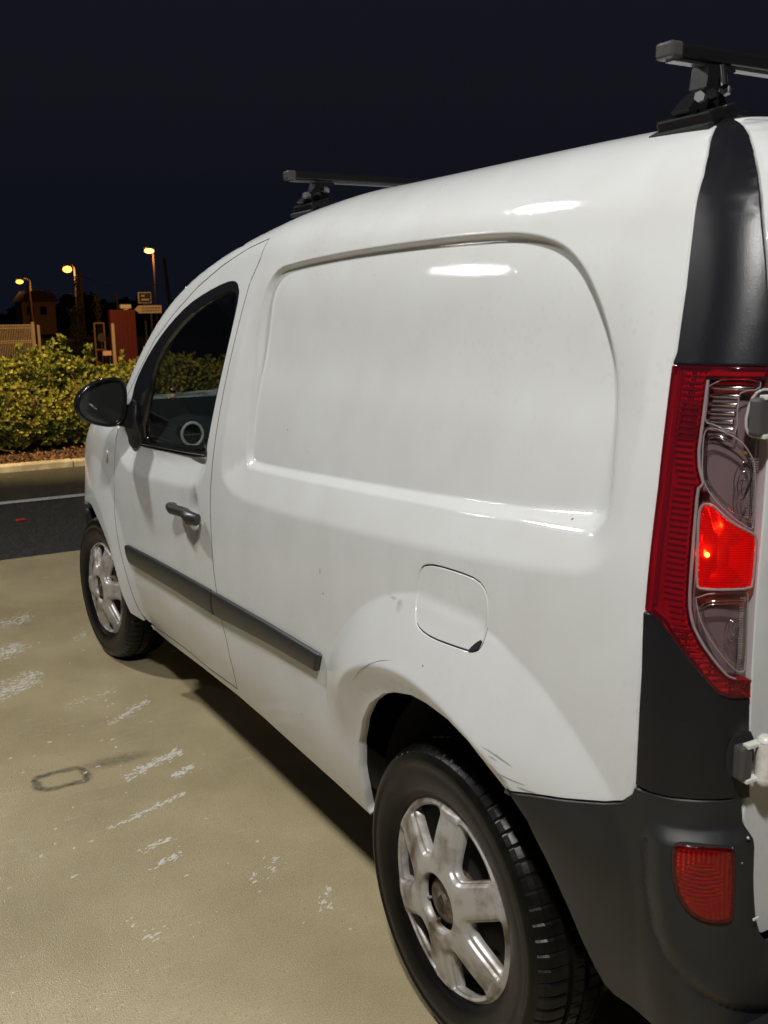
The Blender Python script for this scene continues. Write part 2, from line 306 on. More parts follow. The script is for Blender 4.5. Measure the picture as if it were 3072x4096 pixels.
# ------------------------------------------------------------------ mesh helpers
WORLD = {}
def link(o, parent=None, local=False):
    COL.objects.link(o)
    if parent is not None:
        o.parent = parent
        if not local: o.matrix_parent_inverse = WORLD.get(parent.name, Matrix()).inverted()
    return o
def empty(name, loc, label=None, cat=None, group=None, parent=None, rz=0):
    o = bpy.data.objects.new(name, None); o.empty_display_size = .1
    link(o, parent); o.location = loc; o.rotation_euler = (0, 0, rz)
    WORLD[o.name] = Matrix.Translation(loc) @ Matrix.Rotation(rz, 4, 'Z')
    return tag(o, label, cat, group)
def tag(o, label=None, cat=None, group=None, kind=None):
    for k, v in (('label', label), ('category', cat), ('group', group), ('kind', kind)):
        if v: o[k] = v
    return o
class MB:
    def __init__(s): s.v = []; s.f = []; s.sm = []
    def add(s, v, f, smooth=False):
        b = len(s.v); s.v += [tuple(map(float, p)) for p in v]; s.f += [tuple(i+b for i in q) for q in f]; s.sm += [smooth]*len(f); return s
    def box(s, c, d, bev=0, rot=None):
        bm = bmesh.new(); bmesh.ops.create_cube(bm, size=1)
        bmesh.ops.scale(bm, vec=d, verts=bm.verts)
        if bev: bmesh.ops.bevel(bm, geom=bm.edges[:], offset=bev, segments=2, affect='EDGES', profile=.5)
        if rot is not None: bmesh.ops.transform(bm, matrix=rot.to_4x4(), verts=bm.verts)
        bm.verts.ensure_lookup_table(); bm.verts.index_update()
        s.add([v.co+Vector(c) for v in bm.verts], [[v.index for v in fc.verts] for fc in bm.faces], False); bm.free(); return s
    def tube(s, pts, r, n=8, caps=True, closed=False, smooth=True):
        P = [Vector(p) for p in pts]; m = len(P); rr = r if hasattr(r, '__len__') else [r]*m
        v = []; fc = []; up = None
        for i in range(m):
            a = P[(i-1) % m] if closed or i else P[0]; b = P[(i+1) % m] if closed or i < m-1 else P[-1]
            t = (b-a).normalized()
            if up is None: up = t.orthogonal().normalized()
            up = (up-t*up.dot(t)).normalized(); sd_ = t.cross(up)
            for k in range(n):
                an = 2*math.pi*k/n; v.append(P[i]+(up*math.cos(an)+sd_*math.sin(an))*rr[i])
        for i in range(m if closed else m-1):
            j = (i+1) % m
            for k in range(n): fc.append((i*n+k, i*n+(k+1) % n, j*n+(k+1) % n, j*n+k))
        s.add(v, fc, smooth)
        if caps and not closed: s.add([v[k] for k in range(n)], [tuple(range(n))[::-1]]); s.add(v[-n:], [tuple(range(n))])
        return s
    def lathe(s, prof, n=96, mod=None, smooth=True, a0=0, a1=2*math.pi):
        """profile of (x, r) turned about local X"""
        full = abs(a1-a0-2*math.pi) < 1e-6; v = []; fc = []; m = len(prof); cnt = n if full else n+1
        for k in range(cnt):
            a = a0+(a1-a0)*k/n
            for i, (x, r) in enumerate(prof):
                if mod: r = mod(i, k, r)
                v.append((x, r*math.cos(a), r*math.sin(a)))
        for k in range(n):
            j = (k+1) % cnt
            for i in range(m-1): fc.append((k*m+i, k*m+i+1, j*m+i+1, j*m+i))
        return s.add(v, fc, smooth)
    def prism(s, poly, fn, t0, t1):
        """poly of 2D points, fn(a, b, t) -> 3D"""
        n = len(poly); v = [fn(a, b, t0) for a, b in poly]+[fn(a, b, t1) for a, b in poly]
        return s.add(v, [tuple(range(n))[::-1], tuple(range(n, 2*n))]+[(i, (i+1) % n, n+(i+1) % n, n+i) for i in range(n)])
    def build(s, name, m, parent=None, local=False):
        me = bpy.data.meshes.new(name); me.from_pydata(s.v, [], s.f); me.polygons.foreach_set('use_smooth', s.sm)
        if m: me.materials.append(MT[m] if isinstance(m, str) else m)
        bm = bmesh.new(); bm.from_mesh(me); bmesh.ops.recalc_face_normals(bm, faces=bm.faces); bm.to_mesh(me); bm.free()
        me.update(); o = bpy.data.objects.new(name, me); return link(o, parent, local)
def subdiv(p, step):
    p = np.asarray(p, float); out = []
    for a, b in zip(p, np.roll(p, -1, 0)):
        n = max(1, int(math.ceil(np.hypot(*(b-a))/step)))
        for k in range(n): out.append(a+(b-a)*k/n)
    return np.array(out)
def area(p): return .5*float((p[:, 0]*np.roll(p[:, 1], -1)-np.roll(p[:, 0], -1)*p[:, 1]).sum())
def outn(p):
    t = np.roll(p, -1, 0)-np.roll(p, 1, 0); n = np.stack([t[:, 1], -t[:, 0]], 1); n /= np.maximum(np.hypot(*n.T), 1e-9)[:, None]
    return n if area(p) > 0 else -n
def cutcorner(p, r=.25, n=2):
    return cc(p, n)
def inside(q, P):
    c = np.zeros(len(q), bool)
    for a, b in zip(P, np.roll(P, -1, 0)):
        if a[1] == b[1]: continue
        m = (a[1] > q[:, 1]) != (b[1] > q[:, 1]); c ^= m & (q[:, 0] < a[0]+(q[:, 1]-a[1])/(b[1]-a[1])*(b[0]-a[0]))
    return c
def chunk(fn, q, n=6000): return np.vstack([fn(q[i:i+n]) for i in range(0, len(q), n)])
def sheet(name, outer, fn, m, parent, step=.02, holes=(), dense=None, off=0, flange=.015, gap=.0018, sign=-1, edge=None, mirror=False, local=False, lip=.0015, contours=(), cmargin=.004):
    """a skin over fn(q)->3D trimmed to outline 'outer' with holes; dense(q)->bool asks for a 3x finer mesh"""
    edge = edge or step*.7
    loops = []
    for k, p in enumerate([outer]+list(holes)):
        p = subdiv(np.asarray(p, float), edge); n = outn(p); g = gap if k == 0 else -gap
        loops.append(p-n*g)
    lo = loops[0].min(0); hi = loops[0].max(0)
    def grid(st):
        X, Y = np.meshgrid(np.arange(lo[0]+st/2, hi[0], st), np.arange(lo[1]+st/2, hi[1], st)); X = X+((np.arange(X.shape[0]) % 2)*st/2)[:, None]
        return np.stack([X.ravel(), Y.ravel()], 1)
    def ok(q, mg):
        d = sd(q, loops[0]) > mg
        for h in loops[1:]: d &= sd(q, h) < -mg
        return d
    g = grid(step); g = g[ok(g, step*.45)]
    if dense is not None:
        g = g[~dense(g)]; h = grid(step/3); h = h[inside(h, loops[0])]; h = h[dense(h)]; h = h[ok(h, step/6)]; g = np.vstack([g, h])
    for poly, offs_, st in contours:
        zone = abs(sd(g, poly)) > max(abs(o_) for o_ in offs_)+step*.45; g = g[zone]
    done = []
    for poly, offs_, st in contours:
        p = subdiv(poly, st); p = resample(np.vstack([p, p[:1]]), st)[:-1]; n = outn(p)
        for o_ in offs_:
            q = p-n*o_; q = q[(abs(sd(q, poly)-o_) < 6e-4)]; q = q[ok(q, cmargin)]
            for pl2, of2, _ in done: q = q[abs(sd(q, pl2)) > max(abs(x) for x in of2)+cmargin*.5]
            g = np.vstack([g, q])
        done.append((poly, offs_, st))
    pts = np.vstack(loops+[g]); edges = []; b = 0
    for l in loops: edges += [(b+i, b+(i+1) % len(l)) for i in range(len(l))]; b += len(l)
    r = delaunay_2d_cdt([Vector(p) for p in pts], edges, [], 0, 1e-7)
    V = np.array([tuple(v) for v in r[0]]); F = np.array(r[2]); c = V[F].mean(1)
    keep = inside(c, loops[0])
    for l in loops[1:]: keep &= ~inside(c, l)
    F = F[keep]
    def ev(q, o=0.):
        h = 4e-4; A = chunk(fn, q); n = sign*np.cross(chunk(fn, q+[h, 0])-chunk(fn, q-[h, 0]), chunk(fn, q+[0, h])-chunk(fn, q-[0, h]))
        n /= np.maximum(np.linalg.norm(n, axis=1), 1e-12)[:, None]
        return A, n
    offs = off(V) if callable(off) else np.full(len(V), float(off))
    A, Nn = ev(V); P = A+Nn*offs[:, None]
    if callable(off):  # normals of the displaced skin
        h = 6e-4
        def full(q): a, n = ev(q); return a+n*off(q)[:, None]
        Nn = sign*np.cross(full(V+[h, 0])-full(V-[h, 0]), full(V+[0, h])-full(V-[0, h])); Nn /= np.maximum(np.linalg.norm(Nn, axis=1), 1e-12)[:, None]
    verts = [P]; norms = [Nn]; faces = [F]; base_ = len(P); quads = []
    if flange:
        for k, l in enumerate(loops):
            o = outn(l)*(1 if k == 0 else -1); a, n = ev(l); l1 = l+o*lip; a1, n1 = ev(l1)
            of = (off(l) if callable(off) else np.full(len(l), float(off)))[:, None]
            od = a1-a; od /= np.maximum(np.linalg.norm(od, axis=1), 1e-9)[:, None]
            rows = [a+n*of, a1+n1*(of-lip*1.4), a1+n1*(of-flange)]
            nn = [n, od*.8+n*.6, od]; m_ = len(l)
            for rw, q in zip(rows, nn): verts.append(rw); norms.append(q/np.linalg.norm(q, axis=1)[:, None])
            flip = (area(l) > 0) == (k == 0)
            for j in range(2):
                for i in range(m_):
                    i2 = (i+1) % m_; q = (base_+j*m_+i, base_+(j+1)*m_+i, base_+(j+1)*m_+i2, base_+j*m_+i2); quads.append(q)
            base_ += 3*m_
    Vt = np.vstack(verts); Nt = np.vstack(norms); fl = [tuple(map(int, t)) for t in F]
    # orient faces along normals
    fn_ = np.cross(P[F[:, 1]]-P[F[:, 0]], P[F[:, 2]]-P[F[:, 0]]); fd = (fn_*Nn[F[:, 0]]).sum(1)
    fl = [t if d >= 0 else t[::-1] for t, d in zip(fl, fd)]
    qn = []
    for q in quads:
        e = np.cross(Vt[q[1]]-Vt[q[0]], Vt[q[2]]-Vt[q[0]]); qn.append(q if e@Nt[q[1]] >= 0 else q[::-1])
    if mirror:
        Vt = Vt*[-1, 1, 1]+[1.83, 0, 0]; Nt = Nt*[-1, 1, 1]; fl = [t[::-1] for t in fl]; qn = [q[::-1] for q in qn]
    me = bpy.data.meshes.new(name); me.from_pydata(Vt.tolist(), [], fl+qn); me.polygons.foreach_set('use_smooth', [True]*len(me.polygons))
    me.normals_split_custom_set_from_vertices(Nt.tolist())
    me.materials.append(MT[m] if isinstance(m, str) else m); me.update()
    o = bpy.data.objects.new(name, me); return link(o, parent, local)
fA = lambda q: roll(q, CA, RA, dA)
fB = lambda q: roll(q, CB, RB, dB)
def onA(pts, off=0.):
    q = np.asarray(pts, float); h = 5e-4; a = fA(q); n = -np.cross(fA(q+[h, 0])-fA(q-[h, 0]), fA(q+[0, h])-fA(q-[0, h])); n /= np.linalg.norm(n, axis=1)[:, None]
    return a+n*off
Q = {
 'gap_rear': [(1.122, 1.6712), (1.131, 1.6077), (1.1662, 1.5486), (1.1773, 1.4747), (1.1969, 1.3183), (1.2102, 1.2029), (1.2195, 1.1123), (1.2271, 1.0116), (1.232, 0.9589), (1.2315, 0.9147), (1.2241, 0.8272), (1.2168, 0.7243), (1.1999, 0.6541), (1.1833, 0.5833), (1.1606, 0.508), (1.1558, 0.426), (1.1788, 0.3536)],
 'gap_top': [(1.122, 1.6712), (1.2425, 1.6518), (1.427, 1.6043), (1.6005, 1.5485), (1.7809, 1.4664), (1.9351, 1.3806), (2.0579, 1.2678), (2.1718, 1.1646)],
 'sil_top': [(1.3875, 1.721), (1.5166, 1.6503), (1.6345, 1.5816), (1.8022, 1.4978), (1.9902, 1.3797), (2.1038, 1.2765), (2.2002, 1.1802)],
 'gap_front': [(2.2515, 1.0414), (2.2748, 0.9727), (2.3009, 0.8469), (2.315, 0.7209), (2.2916, 0.6607), (2.2524, 0.5647), (2.2123, 0.4827), (2.1861, 0.3967), (2.1674, 0.3352), (2.1311, 0.303)],
 'door_bot': [(2.1311, 0.303), (2.0167, 0.3028), (1.7052, 0.3286), (1.4408, 0.3329), (1.1788, 0.3536)],
 'sill': [(2.2035, 0.291), (1.955, 0.2859), (1.5415, 0.3156), (1.2006, 0.3327), (0.9194, 0.3375), (0.8053, 0.3167), (0.5436, 0.3101), (0.3871, 0.302)],
 'arch': [(0.352, 0.3167), (0.3954, 0.3128), (0.3769, 0.3748), (0.3649, 0.442), (0.3375, 0.5178), (0.2897, 0.5891), (0.233, 0.651), (0.1674, 0.696), (0.1087, 0.72), (0.0349, 0.7404), (-0.023, 0.7451), (-0.0998, 0.7424), (-0.1642, 0.7249), (-0.215, 0.6922), (-0.2532, 0.6705)],
 'arch_bump': [(-0.2663, 0.6802), (-0.3066, 0.6396), (-0.3337, 0.5807), (-0.3552, 0.5179), (-0.3824, 0.4574), (-0.4053, 0.415), (-0.4248, 0.3835), (-0.4445, 0.3752), (-0.4771, 0.377), (-0.5312, 0.386)],
 'white_bot': [(-0.2532, 0.6705), (-0.3172, 0.6888), (-0.3775, 0.7031), (-0.4498, 0.7242), (-0.4794, 0.7372), (-0.497, 0.7556), (-0.5015, 0.771)],
 'pillar': [(-0.5003, 0.7761), (-0.4994, 0.8502), (-0.4961, 0.9456), (-0.4901, 1.0365), (-0.4777, 1.2134), (-0.4655, 1.3199), (-0.4588, 1.3813), (-0.4609, 1.4002), (-0.4504, 1.4905), (-0.4283, 1.6166), (-0.4221, 1.6566), (-0.4072, 1.6978), (-0.3772, 1.7549), (-0.3628, 1.7843), (-0.3486, 1.8169), (-0.3598, 1.8186)],
 'trim_r': [(-0.3598, 1.8186), (-0.39, 1.7969), (-0.4185, 1.776), (-0.447, 1.7473), (-0.4765, 1.7086), (-0.5081, 1.6574), (-0.5246, 1.6229), (-0.5603, 1.5267), (-0.5835, 1.4547), (-0.6042, 1.3834)],
 'lamp_top': [(-0.4591, 1.3802), (-0.5371, 1.3821), (-0.6044, 1.3828)],
 'lamp_bot': [(-0.4917, 1.0354), (-0.5086, 1.0348), (-0.5273, 1.0269), (-0.5477, 1.0066), (-0.5744, 0.9767), (-0.5998, 0.9497), (-0.6153, 0.9351), (-0.6301, 0.9298), (-0.6611, 0.9271)],
 'lamp_r': [(-0.6605, 0.9407), (-0.6528, 1.0127), (-0.6449, 1.0965), (-0.6357, 1.1782), (-0.6228, 1.2699), (-0.6044, 1.3828)],
 'ltrim_r': [(-0.6624, 0.9239), (-0.6668, 0.8736), (-0.6748, 0.8049), (-0.6791, 0.7718)],
 'bump_top': [(-0.502, 0.77), (-0.5299, 0.7729), (-0.5584, 0.7745), (-0.5867, 0.7769), (-0.6145, 0.7775), (-0.6449, 0.7769), (-0.6794, 0.7744)],
 'bump_r': [(-0.6617, 0.7822), (-0.6668, 0.7392), (-0.6754, 0.7155), (-0.6753, 0.6599), (-0.6783, 0.593), (-0.6858, 0.5629), (-0.7003, 0.5414), (-0.7145, 0.5318)],
 'bump_step': [(-0.5206, 0.7264), (-0.5372, 0.7328), (-0.5626, 0.7329), (-0.5968, 0.7332), (-0.6316, 0.735), (-0.6737, 0.7335)],
 'bump_crease': [(-0.525, 0.712), (-0.5307, 0.6277), (-0.5415, 0.5592), (-0.5568, 0.5224), (-0.5815, 0.4893), (-0.6145, 0.4628), (-0.6509, 0.4411), (-0.7096, 0.4136)],
 'fog': [(-0.5721, 0.7062), (-0.5761, 0.7116), (-0.5898, 0.7135), (-0.6337, 0.7109), (-0.6395, 0.7049), (-0.6416, 0.6592), (-0.6401, 0.6089), (-0.6346, 0.6033), (-0.6195, 0.6033), (-0.6065, 0.6067), (-0.5938, 0.6149), (-0.5839, 0.6301), (-0.5764, 0.6506), (-0.5727, 0.6792)],
 'flap': [(0.062, 0.9868), (0.026, 0.9945), (-0.0572, 0.9985), (-0.1095, 0.997), (-0.1361, 0.9839), (-0.1449, 0.9597), (-0.1472, 0.9263), (-0.1463, 0.9004), (-0.1419, 0.881), (-0.1263, 0.8721), (-0.0827, 0.8693), (-0.0051, 0.8657), (0.0378, 0.8696), (0.0599, 0.8797), (0.0792, 0.917), (0.0824, 0.9533), (0.0761, 0.9774)],
 'mould_t': [(2.1715, 0.6127), (1.8708, 0.6296), (1.5896, 0.6426), (1.2077, 0.6576), (0.805, 0.672), (0.4929, 0.6793)],
 'mould_b': [(2.1432, 0.5446), (1.8429, 0.5594), (1.5637, 0.5722), (1.2276, 0.5823), (0.8133, 0.6147), (0.5196, 0.63)],
 'rec_in': [(1.0101, 1.5632), (0.9245, 1.5796), (0.6927, 1.5904), (0.5167, 1.5949), (0.3557, 1.598), (0.1924, 1.5969), (0.0748, 1.5924), (-0.038, 1.5805), (-0.1234, 1.5574), (-0.1924, 1.5198), (-0.2397, 1.4743), (-0.2763, 1.4089), (-0.3034, 1.3302), (-0.3273, 1.2529), (-0.3397, 1.1826), (-0.3388, 1.1501), (-0.3269, 1.1346), (-0.2534, 1.1277), (-0.0028, 1.1073), (0.3466, 1.0864), (0.7723, 1.0628), (0.9919, 1.0585), (1.0544, 1.0767), (1.0655, 1.1204), (1.0701, 1.2716), (1.0573, 1.4342), (1.0406, 1.5262)],
 'rec_out': [(1.0865, 1.6329), (1.1106, 1.5462), (1.1261, 1.4315), (1.1406, 1.2943), (1.15, 1.1269), (1.1543, 1.0347), (1.1328, 0.9977), (1.0318, 0.9669), (0.7514, 0.9753), (0.2786, 1.0048), (-0.0601, 1.0302), (-0.3049, 1.0533), (-0.3743, 1.068), (-0.4037, 1.0882), (-0.4147, 1.1214), (-0.4089, 1.1685), (-0.3743, 1.2889), (-0.3369, 1.3993), (-0.301, 1.4939)],
 'flare': [(0.4695, 0.6791), (0.4136, 0.7507), (0.3245, 0.8334), (0.2264, 0.8886), (0.1176, 0.9241), (0.0027, 0.9381), (-0.1026, 0.93), (-0.2105, 0.9015), (-0.3073, 0.8589), (-0.3849, 0.8079), (-0.4359, 0.7662), (-0.4703, 0.7308)],
 'lip': [(0.3148, 0.6527), (0.2622, 0.7061), (0.1891, 0.7568), (0.126, 0.7867), (0.0656, 0.8012), (-0.0064, 0.8078), (-0.0891, 0.7995), (-0.1652, 0.7782), (-0.2357, 0.7502), (-0.2882, 0.725), (-0.3215, 0.693)],
 'win': [(1.3476, 1.0337), (1.2832, 1.0713), (1.2571, 1.2131), (1.238, 1.3295), (1.2258, 1.4395), (1.2266, 1.5129), (1.2496, 1.5436), (1.2974, 1.5571), (1.3675, 1.5529), (1.5068, 1.5293), (1.654, 1.4933), (1.7987, 1.4329), (1.9089, 1.3709), (2.0055, 1.3005), (2.0804, 1.2268), (2.101, 1.1611), (2.1698, 1.0424), (2.1722, 1.0005), (2.1315, 0.9879), (2.0654, 0.9987), (1.796, 1.0105)],
 'glass': [(1.2832, 1.0713), (1.2571, 1.2131), (1.238, 1.3295), (1.2289, 1.4381), (1.2374, 1.5117), (1.2782, 1.5303), (1.3492, 1.5248), (1.4877, 1.5002), (1.6318, 1.4593), (1.7746, 1.3946), (1.8519, 1.3368), (1.9029, 1.276), (1.9113, 1.1731), (1.9412, 1.0839), (2.0016, 1.0145), (1.7973, 1.0257)],
 'shoulder_door': [(2.2285, 0.9645), (2.2078, 0.9291), (2.0752, 0.9037), (1.719, 0.9208), (1.4151, 0.9435), (1.3254, 0.9678), (1.3115, 0.9992), (1.355, 1.0327)],
 'handle': [(1.5188, 0.87), (1.3576, 0.8407)],
 'farch': [(3.0639, 0.636), (2.9218, 0.6698), (2.7079, 0.6754), (2.5682, 0.6393), (2.4779, 0.6081), (2.3836, 0.5564), (2.3169, 0.468), (2.2933, 0.4042), (2.2636, 0.3644), (2.2423, 0.3166), (2.2123, 0.2891), (2.1593, 0.2664)],
 'fsil': [(2.8549, 0.9973), (2.9568, 0.925), (3.0904, 0.8317), (3.1436, 0.7673), (3.0551, 0.7213), (3.1007, 0.6521)],
 'indic': [(2.4203, 0.9208)],
 'clear_edge': [(-0.5196, 1.3638), (-0.5257, 1.3078), (-0.5291, 1.2665), (-0.5353, 1.2439), (-0.5455, 1.224), (-0.5385, 1.2175), (-0.5433, 1.175), (-0.5493, 1.1171), (-0.5552, 1.0586), (-0.5636, 1.031), (-0.5804, 1.0041), (-0.6012, 0.9789), (-0.6196, 0.9596), (-0.6324, 0.9541), (-0.6591, 0.9509)],
 'rev': [(-0.5244, 1.3647), (-0.5948, 1.3669), (-0.598, 1.353), (-0.5731, 1.3508), (-0.5702, 1.3394), (-0.5798, 1.2933), (-0.5678, 1.2952), (-0.5479, 1.3045), (-0.5314, 1.307), (-0.5294, 1.3287)],
 'ind': [(-0.542, 1.3001), (-0.5561, 1.2981), (-0.5852, 1.2856), (-0.6018, 1.27), (-0.6154, 1.2496), (-0.6309, 1.167), (-0.6248, 1.1644), (-0.5972, 1.181), (-0.5715, 1.2006), (-0.5548, 1.2178), (-0.5438, 1.2354), (-0.5346, 1.2854), (-0.5356, 1.2969)],
 'stop': [(-0.5504, 1.1873), (-0.5534, 1.1957), (-0.5609, 1.198), (-0.5704, 1.1948), (-0.5834, 1.184), (-0.5987, 1.173), (-0.6296, 1.159), (-0.6352, 1.1541), (-0.6397, 1.1249), (-0.6434, 1.0873), (-0.6393, 1.0833), (-0.6056, 1.0824), (-0.5712, 1.0814), (-0.5651, 1.0848), (-0.5587, 1.1299)],
 'low': [(-0.5655, 1.0742), (-0.635, 1.0785), (-0.6406, 1.0734), (-0.6538, 0.9664), (-0.6472, 0.9629), (-0.6389, 0.9645), (-0.6221, 0.9789), (-0.5982, 1.0054), (-0.5806, 1.0306), (-0.5711, 1.0511)],
 'sc1': [(0.2742, 0.6939), (0.2274, 0.7332), (0.1777, 0.764), (0.1407, 0.7813), (0.0978, 0.7948)],
 'sc2': [(-0.2016, 0.7309), (-0.2223, 0.7298), (-0.2466, 0.7265), (-0.2736, 0.7213)],
 'sc3': [(-0.2199, 0.7215), (-0.2401, 0.7198)],
 'sc4': [(-0.2288, 0.705), (-0.2452, 0.6959), (-0.2659, 0.6904)],
 'sc5': [(-0.2415, 0.6992), (-0.2765, 0.6988), (-0.3043, 0.7001)],
 'sc6': [(-0.2858, 0.6909), (-0.3081, 0.692), (-0.3283, 0.6937)],
 'sc7': [(0.259, 0.6558), (0.2546, 0.6467)],
 'sc8': [(0.5028, 0.8861), (0.5034, 0.8693)],
 'sc9': [(0.2715, 0.7429), (0.2028, 0.7449), (0.1611, 0.7428)],
 'sc10': [(0.2248, 0.7059), (0.1526, 0.736)],
 'sc11': [(0.7528, 0.5983), (0.6849, 0.5922)],
 'sc_hatch': [(0.1067, 0.7516), (-0.0355, 0.7592)],
 'gap_front_b': [(2.3196, 1.0392), (2.2777, 0.9723), (2.304, 0.8464), (2.3171, 0.7205), (2.2931, 0.6604), (2.253, 0.5646), (2.2124, 0.4827), (2.1861, 0.3967), (2.1674, 0.3352), (2.1311, 0.303)],
}
# ------------------------------------------------------------------ the van
van = empty('van', (.915, 1.35, 0), 'white panel van with roof bars parked on the wet concrete', 'van')
A = {k: np.array(v) for k, v in Q.items()}
SCUFF = [('sc1', .0008), ('sc2', .0012), ('sc3', .0009), ('sc4', .0012), ('sc5', .0010), ('sc6', .0012), ('sc7', .0014), ('sc8', .0018), ('sc11', .0007)]
def cat_(*a): return np.vstack([np.asarray(x, float).reshape(-1, 2) for x in a])
def offC(C, e, y0, y1):
    t = np.gradient(C, axis=0); n = np.stack([-t[:, 1], t[:, 0]], 1); n /= np.hypot(*n.T)[:, None]
    k = (C[:, 0] >= y0) & (C[:, 0] <= y1) & (C[:, 1] > .7); return (C+n*e)[k][::6], n[k][::6]
gapR = A['gap_rear'].copy(); gapR[0] = A['gap_top'][0]; gapT = A['gap_top']; gapF = A['gap_front']
# -- rear quarter, sill and roof, one pressing
ap, apn = offC(CA, .055, 1.32, 2.30)
roofF = np.array([(1.33, 1.72), (1.36, 2.49)]); roofR = np.array([(-.62, 2.47), (-.52, 2.2), (-.44, 2.0), (-.375, 1.835)])
body = cat_(gapR[::-1], gapT[1:], [(2.215, 1.10), (2.30, 1.06)], ap[::-1][1:], roofF, roofR, A['pillar'][::-1], A['white_bot'][::-1][1:],
            A['arch'][::-1][1:-1], [(.387, .300), (.544, .308), (.805, .314), (1.0, .320), (1.2, .320), (1.541, .303), (1.955, .274), (2.125, .272), (2.13, .292)], A['door_bot'][1:-1])
flap = cc(A['flap'], 1)
def dense_body(q):
    a = abs(sd(q, REC_IN)) < .034; a |= abs(sd(q, REC_OUT)+0) < .02; a |= abs(sd(q, FLARE)) < .016; a |= abs(sd(q, LIP)) < .016
    return a & (q[:, 1] < 1.66)
bp = sheet('body_panel', body, fA, 'paint', van, step=.019, holes=[flap], flange=.022, contours=[(REC_IN, (-.026, -.018, -.013, -.0095, -.0065, -.0035, 0, .0035, .0065, .0095, .013, .018, .026), .012), (LIP, (-.014, -.008, -.004, 0, .004, .008, .014), .012), (FLARE, (-.014, -.008, -.004, 0, .004, .008, .012, .018), .012), (REC_OUT, (-.018, -.010, -.005, 0, .005, .010, .018), .014)], gap=.0026)
def ribbon(mb, pts, w_):
    p = resample(np.asarray(pts, float), .006); n = len(p); t = np.gradient(p, axis=0); nn = np.stack([-t[:, 1], t[:, 0]], 1); nn /= np.maximum(np.hypot(*nn.T), 1e-9)[:, None]
    ww = w_*np.sin(np.linspace(.15, math.pi-.15, n))[:, None]*(.6+.8*rng.random((n, 1))); mb.add(np.vstack([onA(p+nn*ww, .0007), onA(p-nn*ww, .0007)]), [(i, i+1, n+i+1, n+i) for i in range(n-1)], True)
mb = MB()
for key, w_ in SCUFF:
    if len(A[key]) > 1: ribbon(mb, A[key], w_)
for i in range(26):
    c = A['sc_hatch'][0]*(1-i/25)+A['sc_hatch'][1]*(i/25); ribbon(mb, [c+[0, .006+.004*math.sin(i)], c+[.002, -.006]], .0006)
tag(mb.build('paint_scuff', 'scuff', bp), kind='stuff')
# -- fuel flap
fl = sheet('fuel_flap', flap, fA, 'paint', van, step=.02, flange=.012, gap=.0034)
fg = sheet('flap_gap', flap, fA, 'gap', fl, step=.05, off=-.0035, flange=0, gap=-.003)
sheet('flap_notch', cc([(-.116, .868), (-.137, .878), (-.143, .898), (-.134, .893), (-.120, .879)], 2), fA, 'gap', fl, step=.02, off=.0012, flange=.003, gap=0)
# -- front door
win = cc(A['win'], 1); glass = cc(A['glass'], 1)
door = cat_(gapR, A['door_bot'][::-1][1:-1], gapF[::-1], [(2.21, 1.09)], gapT[::-1][:-1])
def dense_door(q): return (abs(sd(q, DOOR_SH)) < .02) | ((abs(q[:, 0]-1.385) < .07) & (abs(q[:, 1]-.862) < .1))
dr = sheet('front_door', door, fA, 'paint', van, step=.02, holes=[win], dense=dense_door, flange=.03, gap=.0026)
sheet('window_surround', win, fA, 'gloss', dr, step=.02, holes=[glass], off=.001, flange=.02, gap=.0)
tag(sheet('window_glass', glass, fA, 'glass', dr, step=.03, off=-.012, flange=0, gap=-.006), 'dark tinted driver window')
bz = onA([(1.285, 1.058), (1.5, 1.040), (1.765, 1.025), (2.0, 1.012)], .004)
MB().tube(bz, .006, 8).build('window_seal', 'gloss', dr)
for nm_, ln_ in (('door_gap_shade', gapR), ('door_gap_shade', gapT), ('door_gap_shade', gapF), ('door_gap_shade', A['door_bot'])):
    MB().tube(onA(resample(ln_, .02), -.0030), .0034, 6).build(nm_, 'gap', dr)  # black tubes along the seams paint in the shade of the gaps
# handle: bowed grip with end block
hp = [(1.512, .868, .018), (1.500, .868, .034), (1.46, .868, .042), (1.40, .867, .043), (1.345, .866, .040), (1.305, .864, .034), (1.286, .862, .020)]
P3 = [onA([(a, b)], c)[0] for a, b, c in hp]
MB().tube(P3, [.012, .0155, .0165, .0165, .018, .021, .018], 12).build('door_handle', 'rubstrip', dr)
# -- rub strips
def strip(y0, y1, m=24):
    t = np.linspace(y0, y1, m); o = np.argsort(A['mould_t'][:, 0]); zt = np.interp(t, A['mould_t'][o, 0], A['mould_t'][o, 1])
    o = np.argsort(A['mould_b'][:, 0]); zb = np.interp(t, A['mould_b'][o, 0], A['mould_b'][o, 1])
    return t, zt, zb
def rub(y0, y1, parent, slant0, slant1):
    t, zt, zb = strip(y0, y1)
    poly = cat_(np.stack([t+0*t, zt-.004], 1), np.stack([t[::-1], zb[::-1]+.004], 1))
    k = len(t); fr = np.linspace(0, 1, k)
    poly[k:, 0] += (slant0*(1-fr)+slant1*fr)[::-1]
    def bulge(q):
        o = np.argsort(A['mould_t'][:, 0]); a = np.interp(q[:, 0], A['mould_t'][o, 0], A['mould_t'][o, 1]); o = np.argsort(A['mould_b'][:, 0]); b = np.interp(q[:, 0], A['mould_b'][o, 0], A['mould_b'][o, 1])
        u = np.clip((q[:, 1]-b)/(a-b), 0, 1); return .012+.006*np.sin(np.pi*u)**.6
    return sheet('rub_strip', poly, fA, 'rubstrip', parent, step=.012, off=bulge, flange=.020, gap=.001, lip=.004)
rub(1.214, 2.158, dr, 0, -.028); rub(.500, 1.200, van, .018, 0)
